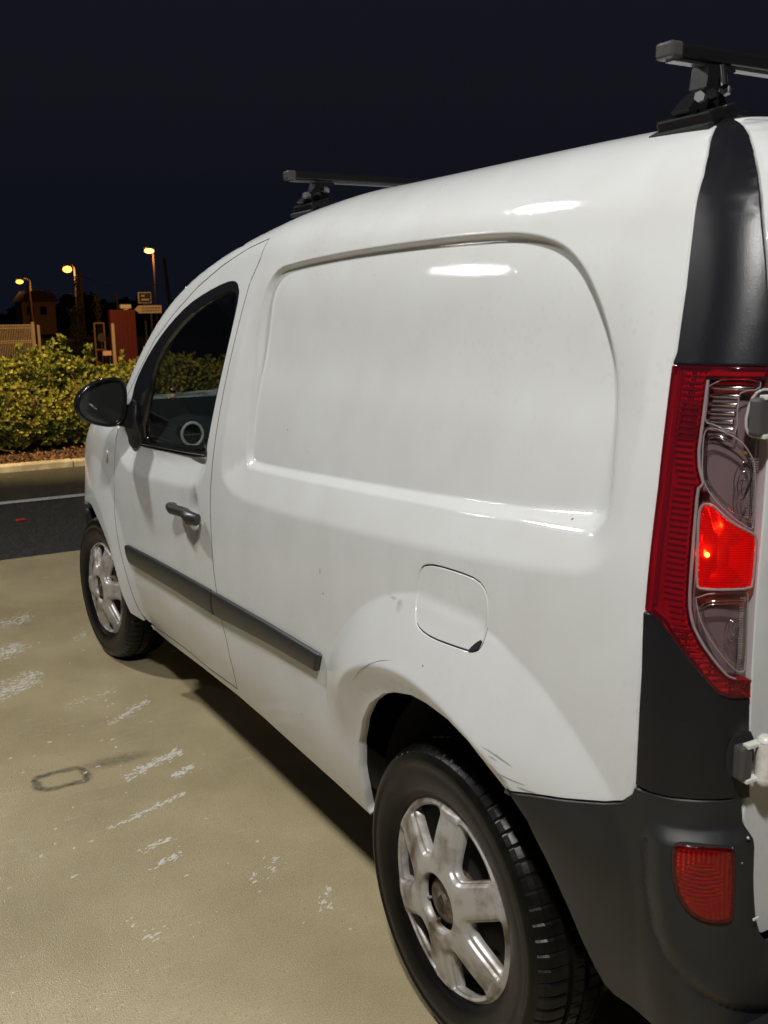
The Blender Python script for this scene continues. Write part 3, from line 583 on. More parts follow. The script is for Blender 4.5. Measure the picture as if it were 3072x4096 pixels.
# -- front wing, bonnet, windscreen, bumper front
gb = A['gap_front_b'].copy(); gb[:, 0] += .001
arF = A['farch'].copy(); arF = arF[2:-2]
wing = cat_(gb[::-1][1:-1][::1], [(2.335, 1.075), (2.6, 1.085), (2.9, 1.06), (3.12, .99), (3.35, .86), (3.45, .70), (3.42, .60), (3.14, .60), (3.08, .615), (2.95, .658)], arF, [(2.19, .290)])
wing = cat_(gb[:-1], [(2.166, .300)], arF[::-1], [(2.95, .658), (3.05, .625), (3.14, .60), (3.42, .60), (3.45, .70), (3.35, .86), (3.12, .99), (2.9, 1.06), (2.6, 1.085), (2.335, 1.075)])
def dense_wing(q): r = np.hypot(q[:, 0]-2.697, q[:, 1]-.31); return abs(r-.5) < .1
wg = sheet('front_wing', wing, fB, 'paint', van, step=.02, dense=dense_wing, flange=.02)
sheet('bonnet', [(2.30, 1.09), (2.335, 1.08), (2.6, 1.09), (2.9, 1.065), (3.12, .995), (3.36, .865), (3.46, .70), (4.15, .66), (4.15, 1.2), (3.4, 1.95), (2.3, 1.95)], fB, 'paint', van, step=.05, flange=.02)
sheet('front_bumper', [(3.10, .585), (3.45, .585), (4.3, .60), (4.3, .20), (3.06, .20), (3.12, .4)], fB, 'plastic', van, step=.05, flange=.03)
ind = A['indic'][0]; sheet('side_indicator', cc([ind+d for d in np.array([(-.022, .020), (.022, .018), (.022, -.018), (-.022, -.020)])], 2), fB, 'indicator', wg, step=.01, off=.006, flange=.008, gap=0, lip=.003)
ap2, n2 = offC(CA, .062, 1.36, 2.30); ap3 = ap2+n2*.82
sheet('windscreen', cat_(ap2, ap3[::-1]), fA, 'screen', van, step=.05, flange=0)
for nm, pl, fn, m in (('body_panel', cat_([(-.47, .36), (-.48, 1.3), (-.40, 1.60)], roofR[::-1], roofF[::-1], ap[:], [(2.30, 1.05), (2.30, .30)]), fA, 'paint'),
                      ('front_wing', [(2.31, .36), (2.31, 1.08), (2.6, 1.085), (2.9, 1.06), (3.12, .99), (3.35, .86), (3.45, .60), (3.2, .36)], fB, 'paint'),
                      ('bonnet', [(2.30, 1.09), (2.6, 1.09), (2.9, 1.065), (3.12, .995), (3.36, .865), (3.46, .70), (4.15, .66), (4.15, 1.2), (3.4, 1.95), (2.3, 1.95)], fB, 'paint'),
                      ('front_bumper', [(3.10, .585), (3.45, .585), (4.3, .60), (4.3, .20), (3.06, .20)], fB, 'plastic'),
                      ('windscreen', cat_(ap2, ap3[::-1]), fA, 'screen')):
    sheet(nm, pl, fn, m, van, step=.06, flange=0, mirror=True)
# -- rear corner: upper trim, tail lamp, lower trim, bumper, door
pil = A['pillar']; tr = A['trim_r']; lt = A['lamp_top']; lb = A['lamp_bot']; lr = A['lamp_r']; bt = A['bump_top']; br = A['bump_r']
pu = pil[pil[:, 1] > 1.384]; pl_ = pil[(pil[:, 1] > 1.04) & (pil[:, 1] < 1.3795)]; pd = pil[pil[:, 1] < 1.034]
pin = np.array([-.004, 0])
upper = cat_([(-.4625, 1.384)], pu+pin, tr[1:-1], [(-.604, 1.386)])
sheet('pillar_trim', upper, fA, 'trim', van, step=.014, off=.003, flange=.015, gap=.0012, lip=.003)
lampo = cat_(lb[:1]+[-.003, .003], pl_+pin, [(-.4625, 1.3795)], [(-.604, 1.3795)], lr[::-1][1:], lb[::-1][:-1])
low_ = cat_(pd+pin, lb+[0, -.003], A['ltrim_r'][1:], bt[::-1][1:-1]+[0, .002])
lowtrim = sheet('pillar_trim', low_, fA, 'trim', van, step=.014, off=.003, flange=.015, gap=.0012, lip=.003)
housing = sheet('tail_lamp', lampo, fA, 'hingegrey', van, step=.02, off=-.034, flange=0, gap=-.002)
tag(housing, 'red and clear tail lamp with the stop light lit')
ce = A['clear_edge']; 
topz = 1.3675
clear = cat_([(ce[0, 0], topz)], ce[1:], [(-.6575, .9535)], lr[1:-1], [(-.603, topz)])
red = cat_(lb[:1]+[-.003, .003], pl_+pin, [(-.4625, 1.3795)], [(-.604, 1.3795)], [(-.603, topz+.0005)], [(ce[0, 0], topz+.0005)], ce[1:], [(-.6575, .953)], lb[::-1][:-1])
sheet('red_lens', red, fA, 'red_lens', housing, step=.012, off=.004, flange=.030, gap=.0008, lip=.004)
sheet('clear_lens', clear, fA, 'clear_lens', housing, step=.012, off=.004, flange=0, gap=0)
def ribs(q):
    u = np.clip((q[:, 1]-.93)/.45, 0, 1); e0 = np.interp(q[:, 1], ce[::-1][:, 1], ce[::-1][:, 0]); t = (q[:, 0]-e0)
    on = sm((.045-t)/.012)*sm(t/.004+.5)
    return -.007+.0028*on*(np.mod(q[:, 1], .0085) < .0042)
sheet('red_reflector', red, fA, 'rdiff', housing, step=.0042, off=ribs, flange=0, gap=.003)
rz = np.arange(.985, 1.362, .0085)
for z in rz:
    e0 = float(np.interp(z, ce[::-1][:, 1], ce[::-1][:, 0])); w0 = .030 if z > 1.06 else .022
    MB().tube(onA(np.stack([np.linspace(e0+.006, e0+.006+w0, 5), np.full(5, z)], 1), -.0035), .0013, 5).build('red_rib', 'ribdark', housing)
MB().tube(onA(np.stack([np.interp(np.linspace(1.05, 1.375, 14), pil[:, 1][:10], pil[:, 0][:10])-.016, np.linspace(1.05, 1.375, 14)], 1), -.0035), .0042, 6).build('lens_channel', 'ribdark', housing)
sheet('clear_reflector', clear, fA, 'refl', housing, step=.015, off=-.026, flange=.0, gap=.001)
def loop(name, poly, off, r, m, par, n=2, scale=None):
    p = cc(poly, n)
    if scale: c = p.mean(0); p = c+(p-c)*scale
    return MB().tube(onA(p, off), r, 6, closed=True).build(name, m, par)
for key in ('rev', 'ind', 'low'):
    loop('chamber_rim', A[key], -.004, .0011, 'rim', housing, 1)
for key, sc_ in (('ind', .86), ('ind', .80), ('low', .84), ('low', .77)): loop('lens_line', A[key], -.001, .0008, 'chrome', housing, 2, sc_)
for c, w_, h_ in (((-.600, 1.228), .013, .030), ((-.602, 1.225), .009, .021), ((-.604, 1.222), .0045, .012), ((-.622, 1.020), .011, .022), ((-.623, 1.024), .0075, .015), ((-.624, 1.027), .003, .008)):
    p = [(c[0]-w_, c[1]+h_*.2), (c[0]-w_*.6, c[1]+h_), (c[0]+w_*.7, c[1]+h_*.9), (c[0]+w_, c[1]+h_*.1), (c[0]+w_*.2, c[1]-h_), (c[0]-w_*.5, c[1]-h_*.8)]
    loop('lens_line', p, -.001, .0007, 'chrome', housing, 2)
MB().tube(onA(np.stack([np.interp(np.linspace(0, 1, 30), np.linspace(0, 1, len(ce)), ce[:, 0])-.004, np.interp(np.linspace(0, 1, 30), np.linspace(0, 1, len(ce)), ce[:, 1])], 1), -.002), .0024, 8).build('lens_divider', 'rim', housing)
for k, z in enumerate((1.3555, 1.3445, 1.3330, 1.3215, 1.3105, 1.300)):
    x1 = -.592 if z > 1.35 else -.570 if z > 1.302 else -.573; x0 = -.527-.0004*k
    MB().tube(onA(np.stack([np.linspace(x0, x1, 6), np.full(6, z)], 1), -.012), .0034, 8).build('louvre', 'chrome', housing)
# fine horizontal prisms at the door side of the chambers, too fine to pick apart
mb = MB()
for z in np.arange(1.175, 1.262, .0034): mb.tube(onA([(-.604-(1.26-z)*.12, z), (-.617-(1.26-z)*.13, z)], -.003), .0007, 5)
for z in np.arange(.985, 1.072, .0034): mb.tube(onA([(-.628-(1.07-z)*.10, z), (-.637-(1.07-z)*.10, z)], -.003), .0007, 5)
tag(mb.build('lens_prism', 'rim', housing), kind='stuff')
stop = cc(A['stop'], 1)
st = sheet('stop_lens', stop, fA, 'stop_lens', housing, step=.008, off=-.003, flange=.012, gap=.0, lip=.003); tag(st, 'glowing red stop light chamber')
def bowl(q): d = sd(q, stop); return -.010-.018*sm(d/.035)+.0006*np.sin(q[:, 1]*2*np.pi/.004)
sheet('stop_reflector', stop, fA, 'refl2', housing, step=.004, off=bowl, flange=0, gap=.001)
bc = onA([(-.5715, 1.128)], -.012)[0]
def ball(name, c, r, m, par, sx=1, n=16):
    mb = MB(); mb.lathe([(c_*r*sx, s_*r) for c_, s_ in [(math.cos(a), math.sin(a)) for a in np.linspace(0, math.pi, n)]], 20); mb.v = [(v[0]+c[0], v[1]+c[1], v[2]+c[2]) for v in mb.v]; return mb.build(name, m, par)
ball('stop_bulb', bc, .0035, 'bulb', housing)
ball('indicator_bulb', onA([(-.548, 1.222)], -.014)[0], .008, 'rim', housing)
ball('amber_glint', onA([(-.598, 1.268)], -.010)[0], .003, 'amber', housing)  # small amber ball added as a painted glint
loop('stop_rim', A['stop'], -.001, .0022, 'rim', housing, 1)
# black plates painting the shade of the hinge cut-outs, and hinges
def pocket(c, w_, h_, par, off): return sheet('pocket_shade', cc([(c[0]-w_, c[1]-h_), (c[0]+w_, c[1]-h_), (c[0]+w_, c[1]+h_), (c[0]-w_, c[1]+h_)], 2), fA, 'gap', par, step=.02, off=off, flange=.004, gap=0)
pocket((-.655, .842), .022, .036, lowtrim, .0045); pocket((-.603, 1.321), .017, .031, housing, .0062)
loop('pocket_rim', [(-.586, 1.352), (-.62, 1.352), (-.62, 1.290), (-.586, 1.290)], .006, .0022, 'rim', housing)
def hinge(x, y, z, h):
    hg = MB().tube([(x, y, z-h/2), (x, y, z+h/2)], .0125, 18).build('door_hinge', 'hinge', van)
    MB().tube([(x, y, z-h/2-.009), (x, y, z-h/2-.006), (x, y, z-h/2-.001)], [.007, .0115, .0125], 18).build('hinge_pin', 'hinge', hg)
    MB().tube([(x, y, z+h/2+.009), (x, y, z+h/2+.006), (x, y, z+h/2+.001)], [.007, .0115, .0125], 18).build('hinge_pin', 'hinge', hg)
    MB().box((x+.023, y+.006, z), (.030, .018, h*.74), .003).build('hinge_leaf', 'hinge', hg)
    for sz in (1, -1): MB().box((x-.016, y+.006, z+sz*(h/2-.002)), (.034, .012, .006), .001).build('hinge_arm', 'hinge', hg)
    MB().box((x-.031, y+.012, z), (.022, .020, h*.92), .005).build('hinge_block', 'hingegrey', hg)
hinge(.134, -.634, .838, .056); hinge(.153, -.612, 1.318, .056)
# rear bumper
bend = [(-1.48, .505), (-1.48, .30), (-.75, .315), (-.60, .365)]
bump = cat_(A['white_bot'][:-1]+[0, -.003], bt[:-1]+[0, -.002], br[:], bend, A['arch_bump'][::-1][1:])
stepl = A['bump_step']; crs = A['bump_crease']
def bumpoff(q):
    zs = np.interp(-q[:, 0], -stepl[:, 0], stepl[:, 1]); zs = np.where(q[:, 0] > -.505, 9, zs)
    yc = np.interp(q[:, 1], crs[::-1][:, 1], crs[::-1][:, 0])
    a = ramp((zs-q[:, 1])/.022, .2)*ramp((yc-q[:, 0])/.030, .2)
    cr = np.exp(-((q[:, 0]-yc)/.004)**2)*(q[:, 1] < .70)*(q[:, 0] < -.50)
    return .004+.016*a*sm((q[:, 1]-.25)/.3)-.0022*cr+.014*sm((.72-q[:, 1])/.30)*sm((q[:, 0]+.50)/-.1)
def dense_b(q): return (q[:, 0] > -.80) & (q[:, 0] < -.49)
rb = sheet('rear_bumper', bump, fA, 'plastic', van, step=.018, dense=dense_b, off=bumpoff, flange=.02, lip=.003)
tag(rb, 'unpainted dark grey rear bumper corner')
fog = cc(A['fog'], 1)
fz = sheet('fog_bezel', fog, fA, 'gap', rb, step=.012, off=lambda q: bumpoff(q)+.0006, flange=.004, gap=-.005)
fo = sheet('fog_lamp', fog, fA, 'red_fog', van, step=.008, off=lambda q: bumpoff(q)+.006, flange=.006, gap=.0, lip=.003)
fc_ = fog.mean(0)
def fogin(q):
    e = np.hypot((q[:, 0]-fc_[0]-.002)/.030, (q[:, 1]-fc_[1])/.040); hole_ = sm((1.1-e)/.5)
    return bumpoff(q)+.0015+.0014*np.sin(q[:, 0]*2*np.pi/.0055)*np.sin(q[:, 1]*2*np.pi/.0055)*(1-hole_)+.0016*hole_*np.sin(q[:, 1]*2*np.pi/.0065+4*np.sin(q[:, 0]*70))
sheet('fog_reflector', fog, fA, 'fogrefl', fo, step=.0028, off=fogin, flange=0, gap=.002)
MB().box(onA([(-.668, .600)], .0335)[0], (.011, .002, .003)).build('paint_scrape', 'hinge', rb)
for q_ in ((-.662, .722), (-.650, .690), (-.640, .712)): ball('bumper_speck', onA([q_], .019 if q_[1] > .71 else .026)[0], .0028 if q_[0] == -.662 else .0012, 'alu', rb)
# rear door leaf
trb = cat_(tr[1:-1]+[-.005, 0], [(-.609, 1.383)], lr[::-1][1:]+[-.005, 0], A['ltrim_r'][1:-1]+[-.005, 0], br[1:]+[-.005, .004])
rdoor = cat_(roofR[::-1][:1]+[-.012, .0], trb, [(-1.478, .515), (-1.478, 1.5), (-1.1, 2.2), (-.63, 2.462)], roofR[1:3]+[-.010, 0])
sheet('rear_door', rdoor, fA, 'paint', van, step=.03, flange=.03)
full_rear = [(-.40, 1.62), (-.47, 1.3), (-.47, .36), (-1.478, .36), (-1.478, 1.5), (-1.1, 2.2), (-.63, 2.462), (-.44, 2.0), (-.39, 1.82)]
sheet('rear_door', full_rear, fA, 'paint', van, step=.05, flange=0, mirror=True)
# -- dark inside of the body: floor, wheel housings, sill closing
mb = MB().box((.915, 1.25, .36), (1.58, 3.9, .10)).box((.915, 1.32, .285), (1.45, 1.75, .06)); mb.build('underbody', 'liner', van)
for yc in (0, 2.697):
    for sgn in (0, 1):
        mb = MB(); mb.lathe([(.085, .412), (.30, .405), (.30, .02)], 40, a0=R(2), a1=R(178))
        mb.v = [((x if not sgn else 1.83-x), y*.925+yc, z+.31) for x, y, z in mb.v]; mb.build('wheel_liner', 'liner', van)
MB().box((.915, -.40, .40), (1.5, .3, .16)).build('chassis_end', 'liner', van)
MB().box((.915, 1.0, 1.0), (1.20, .03, 1.2)).build('bulkhead', 'cabin', van)
# -- cabin
dash = MB()
dash.prism([(2.02, .99), (2.02, .80), (2.1, .55), (2.5, .55), (2.52, 1.0), (2.42, 1.115), (2.26, 1.145), (2.10, 1.075)], lambda a, b, t: (t, a, b), .10, 1.73)
dsh = dash.build('dashboard', 'cabin', van)
vr = [(.225+.040*math.cos(a), 2.005, 1.030+.042*math.sin(a)) for a in np.linspace(0, 2*math.pi, 40, endpoint=False)]
MB().tube(vr, .006, 8, closed=True).build('air_vent_ring', 'ring', dsh)
MB().tube([(.225, 2.006, 1.03), (.225, 2.06, 1.03)], [.036, .045], 28).build('air_vent', 'gap', dsh)
MB().box((.225, 2.002, 1.03), (.074, .004, .004)).build('vent_blade', 'cabin2', dsh)
MB().prism([(1.95, 1.035), (2.12, 1.03), (2.30, 1.03), (2.30, 1.0), (1.95, .985)], lambda a, b, t: (t, a, b), .33, .60).build('instrument_hood', 'cabin', dsh)
mb = MB()
for k in range(1): mb.box((.105, 1.75, .90), (.03, .85, .16), .01)
mb.build('door_card', 'cabin', dr)
MB().box((1.66, 1.72, 1.05), (.02, 1.40, 1.0)).build('cabin_dark_panel', 'seat', van)  # dark panel added to darken the view through the cab window
sw = [(.46+.19*math.cos(a), 1.80+.19*math.sin(a)*math.sin(R(28)), .99+.19*math.sin(a)*math.cos(R(28))) for a in np.linspace(0, 2*math.pi, 48, endpoint=False)]
sw_ = MB().tube(sw, .014, 10, closed=True).build('steering_wheel', 'cabin', van)
MB().box((.46, 1.82, .98), (.16, .05, .10), .02).box((.46, 1.82, .98), (.36, .02, .03), .006).build('steering_hub', 'cabin', sw_)
MB().box((.46, 1.17, .93), (.46, .13, .62), .05, Matrix.Rotation(R(-12), 3, 'X')).box((.46, 1.38, .62), (.48, .5, .13), .05).box((.46, 1.11, 1.33), (.26, .09, .17), .035).build('driver_seat', 'seat', van)
# -- wing mirror
ml = cc([(-.180, 1.140), (-.166, 1.195), (-.110, 1.236), (-.025, 1.252), (.008, 1.225), (.004, 1.14), (-.018, 1.082), (-.060, 1.068), (-.150, 1.095)], 2)
mc = ml.mean(0)
def mloop(s_, y, sh=0): return [(mc[0]+(a-mc[0])*s_+sh, y, mc[1]+(b-mc[1])*s_) for a, b in ml]
rows = [mloop(.86, 2.062), mloop(.90, 2.046), mloop(.96, 2.040), mloop(1.0, 2.050), mloop(1.0, 2.085), mloop(.93, 2.125), mloop(.76, 2.155), mloop(.45, 2.172), mloop(.03, 2.177)]
mb = MB(); n_ = len(ml); mb.add([p for rw in rows for p in rw], [(i*n_+k, i*n_+(k+1) % n_, (i+1)*n_+(k+1) % n_, (i+1)*n_+k) for i in range(len(rows)-1) for k in range(n_)], True)
wm = mb.build('wing_mirror', 'gloss', van)
g_ = mloop(.875, 2.058); MB().add(g_+[(mc[0], 2.056, mc[1])], [(k, (k+1) % n_, n_) for k in range(n_)], True).build('mirror_glass', 'mirror', wm)
MB().prism([(-.03, 1.075), (.052, 1.050), (.055, 1.148), (-.01, 1.150)], lambda a, b, t: (a, t, b), 2.055, 2.135).build('mirror_arm', 'gloss', wm)
sail = sheet('mirror_base', cc([(2.085, 1.16), (2.155, 1.06), (2.165, 1.01), (2.13, .985), (2.06, .988), (2.03, 1.01), (2.03, 1.15)], 1), fA, 'plastic', wm, step=.02, off=.012, flange=.016, gap=0, lip=.006)
# -- wheels
def wheel(name, x, y, steer, rot):
    W_ = empty(name, (x, y, .31), parent=van, rz=0)
    W_.matrix_parent_inverse = WORLD[van.name].inverted(); W_.rotation_euler = (0, 0, steer)
    prof = [(.020, .196), (.006, .2015), (.001, .205), (-.001, .211), (-.0045, .213), (-.010, .226), (-.0145, .244), (-.0155, .258), (-.014, .2705), (-.0155, .272), (-.0125, .284), (-.006, .295), (.002, .302), (.012, .3075), (.024, .3105), (.046, .3125), (.048, .305), (.057, .305), (.059, .313), (.082, .314), (.084, .306), (.093, .306), (.095, .314), (.118, .3135), (.120, .305), (.129, .305), (.131, .312), (.155, .309), (.172, .300), (.184, .280), (.186, .25), (.175, .205)]
    def mod(i, k, r_):
        if 11 <= i <= 14 and (k % 7) == 0: return r_-.0030
        if i in (15, 18) and (k % 7) == 0: return r_-.003
        if i in (19, 22, 23) and (k % 7) == 3: return r_-.003
        return r_
    mb = MB().lathe(prof[:12], 160).lathe(prof[27:], 96); wl = [(prof[11][0], 0)]
    def modt(i, k, r_): return mod(i+11, k, r_)
    mb.lathe(prof[11:28], 490, modt, smooth=False); mb.build('tyre', 'rubber', W_, True)
    MB().lathe([(.022, .198), (.035, .190), (.060, .182), (.064, .120), (.050, .095), (.045, .06), (.045, .0)], 64).build('steel_rim', 'steel', W_, True)
    for k in range(8):
        a = k*math.pi/4+.2; MB().tube([(.057, .14*math.cos(a), .14*math.sin(a)), (.066, .14*math.cos(a), .14*math.sin(a))], .021, 14).build('rim_opening', 'gap', W_, True)
    ops = []
    for k in range(6):
        c = R(3+60*k+rot); p = []
        for rr, hw in ((.184, 19.5), (.187, 17), (.188, 9), (.188, 0), (.188, -9), (.187, -17), (.184, -19.5), (.150, -16.5), (.116, -12.5), (.098, -8), (.094, 0), (.098, 8), (.116, 12.5), (.150, 16.5)):
            a = c+R(hw); p.append((rr*math.cos(a), rr*math.sin(a)))
        ops.append(cc(p, 1))
    circ = lambda r_, n: np.array([(r_*math.cos(t), r_*math.sin(t)) for t in np.linspace(0, 2*math.pi, n, endpoint=False)])
    def capf(q):
        r_ = np.hypot(*q.T); x_ = -.034*(1-np.clip(r_/.2, 0, 1)**1.7)-.001
        x_ = x_+.010*sm((r_-.190)/.012)-.003*sm((r_-.180)/.008)
        an = np.arctan2(q[:, 1], q[:, 0])-R(3+rot); an = an-np.round(an/R(60))*R(60)+R(3+rot)   # fold into the first opening's sector
        d = -sd(np.stack([r_*np.cos(an), r_*np.sin(an)], 1), ops[0])
        x_ = x_+.007*(1-sm(d/.006))+.004*(1-sm(d/.016))+.002*(1-sm((r_-.062)/.004))
        return np.stack([x_, q[:, 0], q[:, 1]], 1)
    sheet('hubcap', circ(.2005, 96), capf, 'cap', W_, step=.0055, holes=ops+[circ(.062, 48)], flange=.020, gap=0, sign=-1, local=True, edge=.004, lip=.002, contours=[(o, (-.0024, -.0045, -.0075, -.011, -.0155), .0045) for o in ops], cmargin=.0016)
    hb = MB().lathe([(.045, .047), (-.004, .047), (-.010, .043), (-.0135, .034), (-.012, .030), (-.012, .022), (-.015, .021), (-.015, .0)], 48).build('hub_cover', 'rust', W_, True)
    lz = lambda s_: [(0, s_*.016), (s_*.010, 0), (0, -s_*.016), (-s_*.010, 0)]
    mb = MB(); o_, i_ = lz(1), lz(.55)
    mb.add([(-.0165, a, b) for a, b in o_]+[(-.0165, a, b) for a, b in i_]+[(-.013, a, b) for a, b in o_]+[(-.013, a, b) for a, b in i_], [(k, (k+1) % 4, 4+(k+1) % 4, 4+k) for k in range(4)]+[(k, (k+1) % 4, 8+(k+1) % 4, 8+k) for k in range(4)]+[(4+k, 4+(k+1) % 4, 12+(k+1) % 4, 12+k) for k in range(4)])
    mb.build('diamond_emblem', 'steel', hb, True)
    for a in (R(-20+rot), R(-75+rot), R(160+rot)):
        MB().box((-.012, .054*math.cos(a), .054*math.sin(a)), (.006, .014, .004), 0, Matrix.Rotation(a, 3, 'X')).build('retaining_tab', 'cap', W_, True)
    return W_
RW_ = wheel('rear_wheel', .020, 0, 0, 0)
def copy_wheel(src, name, loc, rot):
    W_ = bpy.data.objects.new(name, None); COL.objects.link(W_); W_.parent = van; W_.matrix_parent_inverse = WORLD[van.name].inverted(); W_.location = loc; W_.rotation_euler = rot
    def cp(o, par):
        c = o.copy(); COL.objects.link(c); c.parent = par
        for g in o.children: cp(g, c)
    for ch in src.children: cp(ch, W_)
copy_wheel(RW_, 'front_wheel', (.030, 2.697, .31), (R(20), 0, R(5.3)))
for yy in (0, 2.697):
    mb = MB(); mb.lathe([(-.09, .2), (-.10, .25), (-.085, .30), (-.05, .312), (.05, .312), (.085, .30), (.1, .25), (.09, .2), (.05, .19), (.05, 0)], 64)
    mb.v = [(x+1.72, y+yy, z+.31) for x, y, z in mb.v]; mb.build('wheel', 'rubber', van)
# ------------------------------------------------------------------ roof bars
def roof_bar(y, z, lab):
    rb_ = empty('roof_bar', (.915, y, 1.74), lab, 'roof bar', 'bars across the roof of the van')
    MB().box((.915, y, z), (1.372, .034, .022), .005).build('bar', 'rackblack', rb_)
    MB().box((.915, y, z-.0135), (1.36, .018, .004)).build('bar_slot', 'alu', rb_)
    for sg in (1, -1):
        X = lambda x: x if sg == 1 else 1.83-x
        MB().box((X(.234), y, z), (.026, .037, .025), .005).build('end_cap', 'capgrey', rb_)
        ft = MB().prism([(.262, 1.764), (.300, 1.80), (.305, z-.014), (.36, z-.014), (.365, z-.020), (.345, z-.030), (.338, 1.80), (.352, 1.756), (.29, 1.745)], lambda a, b, t: (X(a), t, b), y-.016, y+.020).build('foot', 'rackblack', rb_)
        MB().tube([(X(.308), y-.045, 1.795), (X(.318), y-.03, z-.02)], .006, 8).build('foot_rib', 'rackblack', ft)
        MB().box((X(.300), y, 1.752), (.062, .115, .026), .004, Matrix.Rotation(R(-16*sg), 3, 'Y')).build('clamp_plate', 'rackblack', rb_)
        MB().box((X(.280), y+.005, 1.738), (.036, .125, .010), .002, Matrix.Rotation(R(-24*sg), 3, 'Y')).build('rubber_pad', 'plastic', rb_)
        MB().box((X(.345), y-.02, 1.758), (.055, .05, .014), .005).build('clamp_lever', 'rackblack', rb_)
        for (bx, by, bz_) in ((.268, -.036, 1.777), (.300, -.030, 1.785), (.330, -.028, 1.795)):
            MB().tube([(X(bx)-.010*sg, y+by-.006, bz_), (X(bx)+.006*sg, y+by+.004, bz_)], .0085, 6, smooth=False).build('bolt', 'alu' if bx != .300 else 'rackblack', rb_)
roof_bar(-.30, 1.848, 'black roof bar at the rear, above the tail lamp')
roof_bar(1.10, 1.832, 'black roof bar further forward, above the cab door')
# ------------------------------------------------------------------ ground
def ground_material():
    m, t, b = new('wet_concrete'); L = t.links.new; tc = N(t, 'TexCoord')
    def noise(sc, det=5, rough=.55, vec=None):
        n = N(t, 'TexNoise'); n.inputs['Scale'].default_value = sc; n.inputs['Detail'].default_value = det; n.inputs['Roughness'].default_value = rough
        L(vec or tc.outputs['Object'], n.inputs['Vector']); return n
    n1 = noise(1.6, 6); r1 = N(t, 'ValToRGB'); r1.color_ramp.elements[0].position = .32; r1.color_ramp.elements[1].position = .70
    r1.color_ramp.elements[0].color = (.305, .250, .145, 1); r1.color_ramp.elements[1].color = (.460, .385, .235, 1); L(n1.outputs[0], r1.inputs[0])
    n2 = noise(240, 2); r2 = N(t, 'ValToRGB'); r2.color_ramp.elements[0].position = .30; r2.color_ramp.elements[1].position = .72
    r2.color_ramp.elements[0].color = (.80, .80, .80, 1); r2.color_ramp.elements[1].color = (1.12, 1.12, 1.12, 1); L(n2.outputs[0], r2.inputs[0])
    mu = N(t, 'Mix'); mu.data_type = 'RGBA'; mu.blend_type = 'MULTIPLY'; mu.inputs[0].default_value = 1; L(r1.outputs[0], mu.inputs[6]); L(r2.outputs[0], mu.inputs[7])
    # dark ring-shaped scuff with a smear towards the van
    sep = N(t, 'SeparateXYZ'); nw = noise(16, 4); 
    wv = N(t, 'Vector' 'Math', operation='SCALE'); wv.inputs[3].default_value = .035; L(nw.outputs[1], wv.inputs[0])
    av = N(t, 'VectorMath', operation='ADD'); L(tc.outputs['Object'], av.inputs[0]); L(wv.outputs[0], av.inputs[1]); L(av.outputs[0], sep.inputs[0])
    def M_(op, a, b_=None):
        n = N(t, 'Math', operation=op)
        for i, v in enumerate((a, b_)):
            if v is None: continue
            if isinstance(v, (int, float)): n.inputs[i].default_value = v
            else: L(v, n.inputs[i])
        return n.outputs[0]
    X, Y = sep.outputs[0], sep.outputs[1]
    ax = M_('ABSOLUTE', M_('SUBTRACT', X, -.395)); ay = M_('ABSOLUTE', M_('SUBTRACT', Y, 1.62))
    dx = M_('MAXIMUM', M_('SUBTRACT', ax, .050), 0.); dy = M_('MAXIMUM', M_('SUBTRACT', ay, .030), 0.)
    ds = M_('SQRT', M_('ADD', M_('MULTIPLY', dx, dx), M_('MULTIPLY', dy, dy)))
    ring = N(t, 'MapRange'); ring.interpolation_type = 'SMOOTHSTEP'; ring.inputs[1].default_value = .024; ring.inputs[2].default_value = .004; L(M_('ABSOLUTE', M_('SUBTRACT', ds, .025)), ring.inputs[0])
    sx = M_('DIVIDE', M_('SUBTRACT', X, -.20), .16); sy = M_('DIVIDE', M_('SUBTRACT', Y, 1.66), .055)
    sme = N(t, 'MapRange'); sme.interpolation_type = 'SMOOTHSTEP'; sme.inputs[1].default_value = 1.1; sme.inputs[2].default_value = .2; L(M_('SQRT', M_('ADD', M_('MULTIPLY', sx, sx), M_('MULTIPLY', sy, sy))), sme.inputs[0])
    nb = noise(45, 5); fac = M_('MULTIPLY', M_('MAXIMUM', M_('MULTIPLY', ring.outputs[0], .85), M_('MULTIPLY', sme.outputs[0], .6)), M_('MULTIPLY', nb.outputs[0], 1.5))
    mx = N(t, 'Mix'); mx.data_type = 'RGBA'; L(fac, mx.inputs[0]); L(mu.outputs[2], mx.inputs[6]); mx.inputs[7].default_value = (.035, .030, .026, 1)
    # thin soap film drying in streaks
    mpf = N(t, 'Mapping'); mpf.inputs['Rotation'].default_value = (0, 0, R(-22)); mpf.inputs['Scale'].default_value = (7, 34, 1); L(tc.outputs['Object'], mpf.inputs['Vector'])
    nf = noise(1.6, 9, .78, mpf.outputs[0]); nm_ = noise(1.9, 3)
    fr_ = N(t, 'MapRange'); fr_.inputs[1].default_value = .54; fr_.inputs[2].default_value = .74; L(nf.outputs[0], fr_.inputs[0])
    fm_ = N(t, 'MapRange'); fm_.inputs[1].default_value = .44; fm_.inputs[2].default_value = .62; L(nm_.outputs[0], fm_.inputs[0])
    ffac = M_('MULTIPLY', M_('MULTIPLY', fr_.outputs[0], fm_.outputs[0]), .75)
    mf = N(t, 'Mix'); mf.data_type = 'RGBA'; L(ffac, mf.inputs[0]); L(mx.outputs[2], mf.inputs[6]); mf.inputs[7].default_value = (.52, .50, .46, 1)
    L(mf.outputs[2], b.inputs['Base Color'])
    b.inputs['Coat Weight'].default_value = .5; b.inputs['Coat Roughness'].default_value = .30
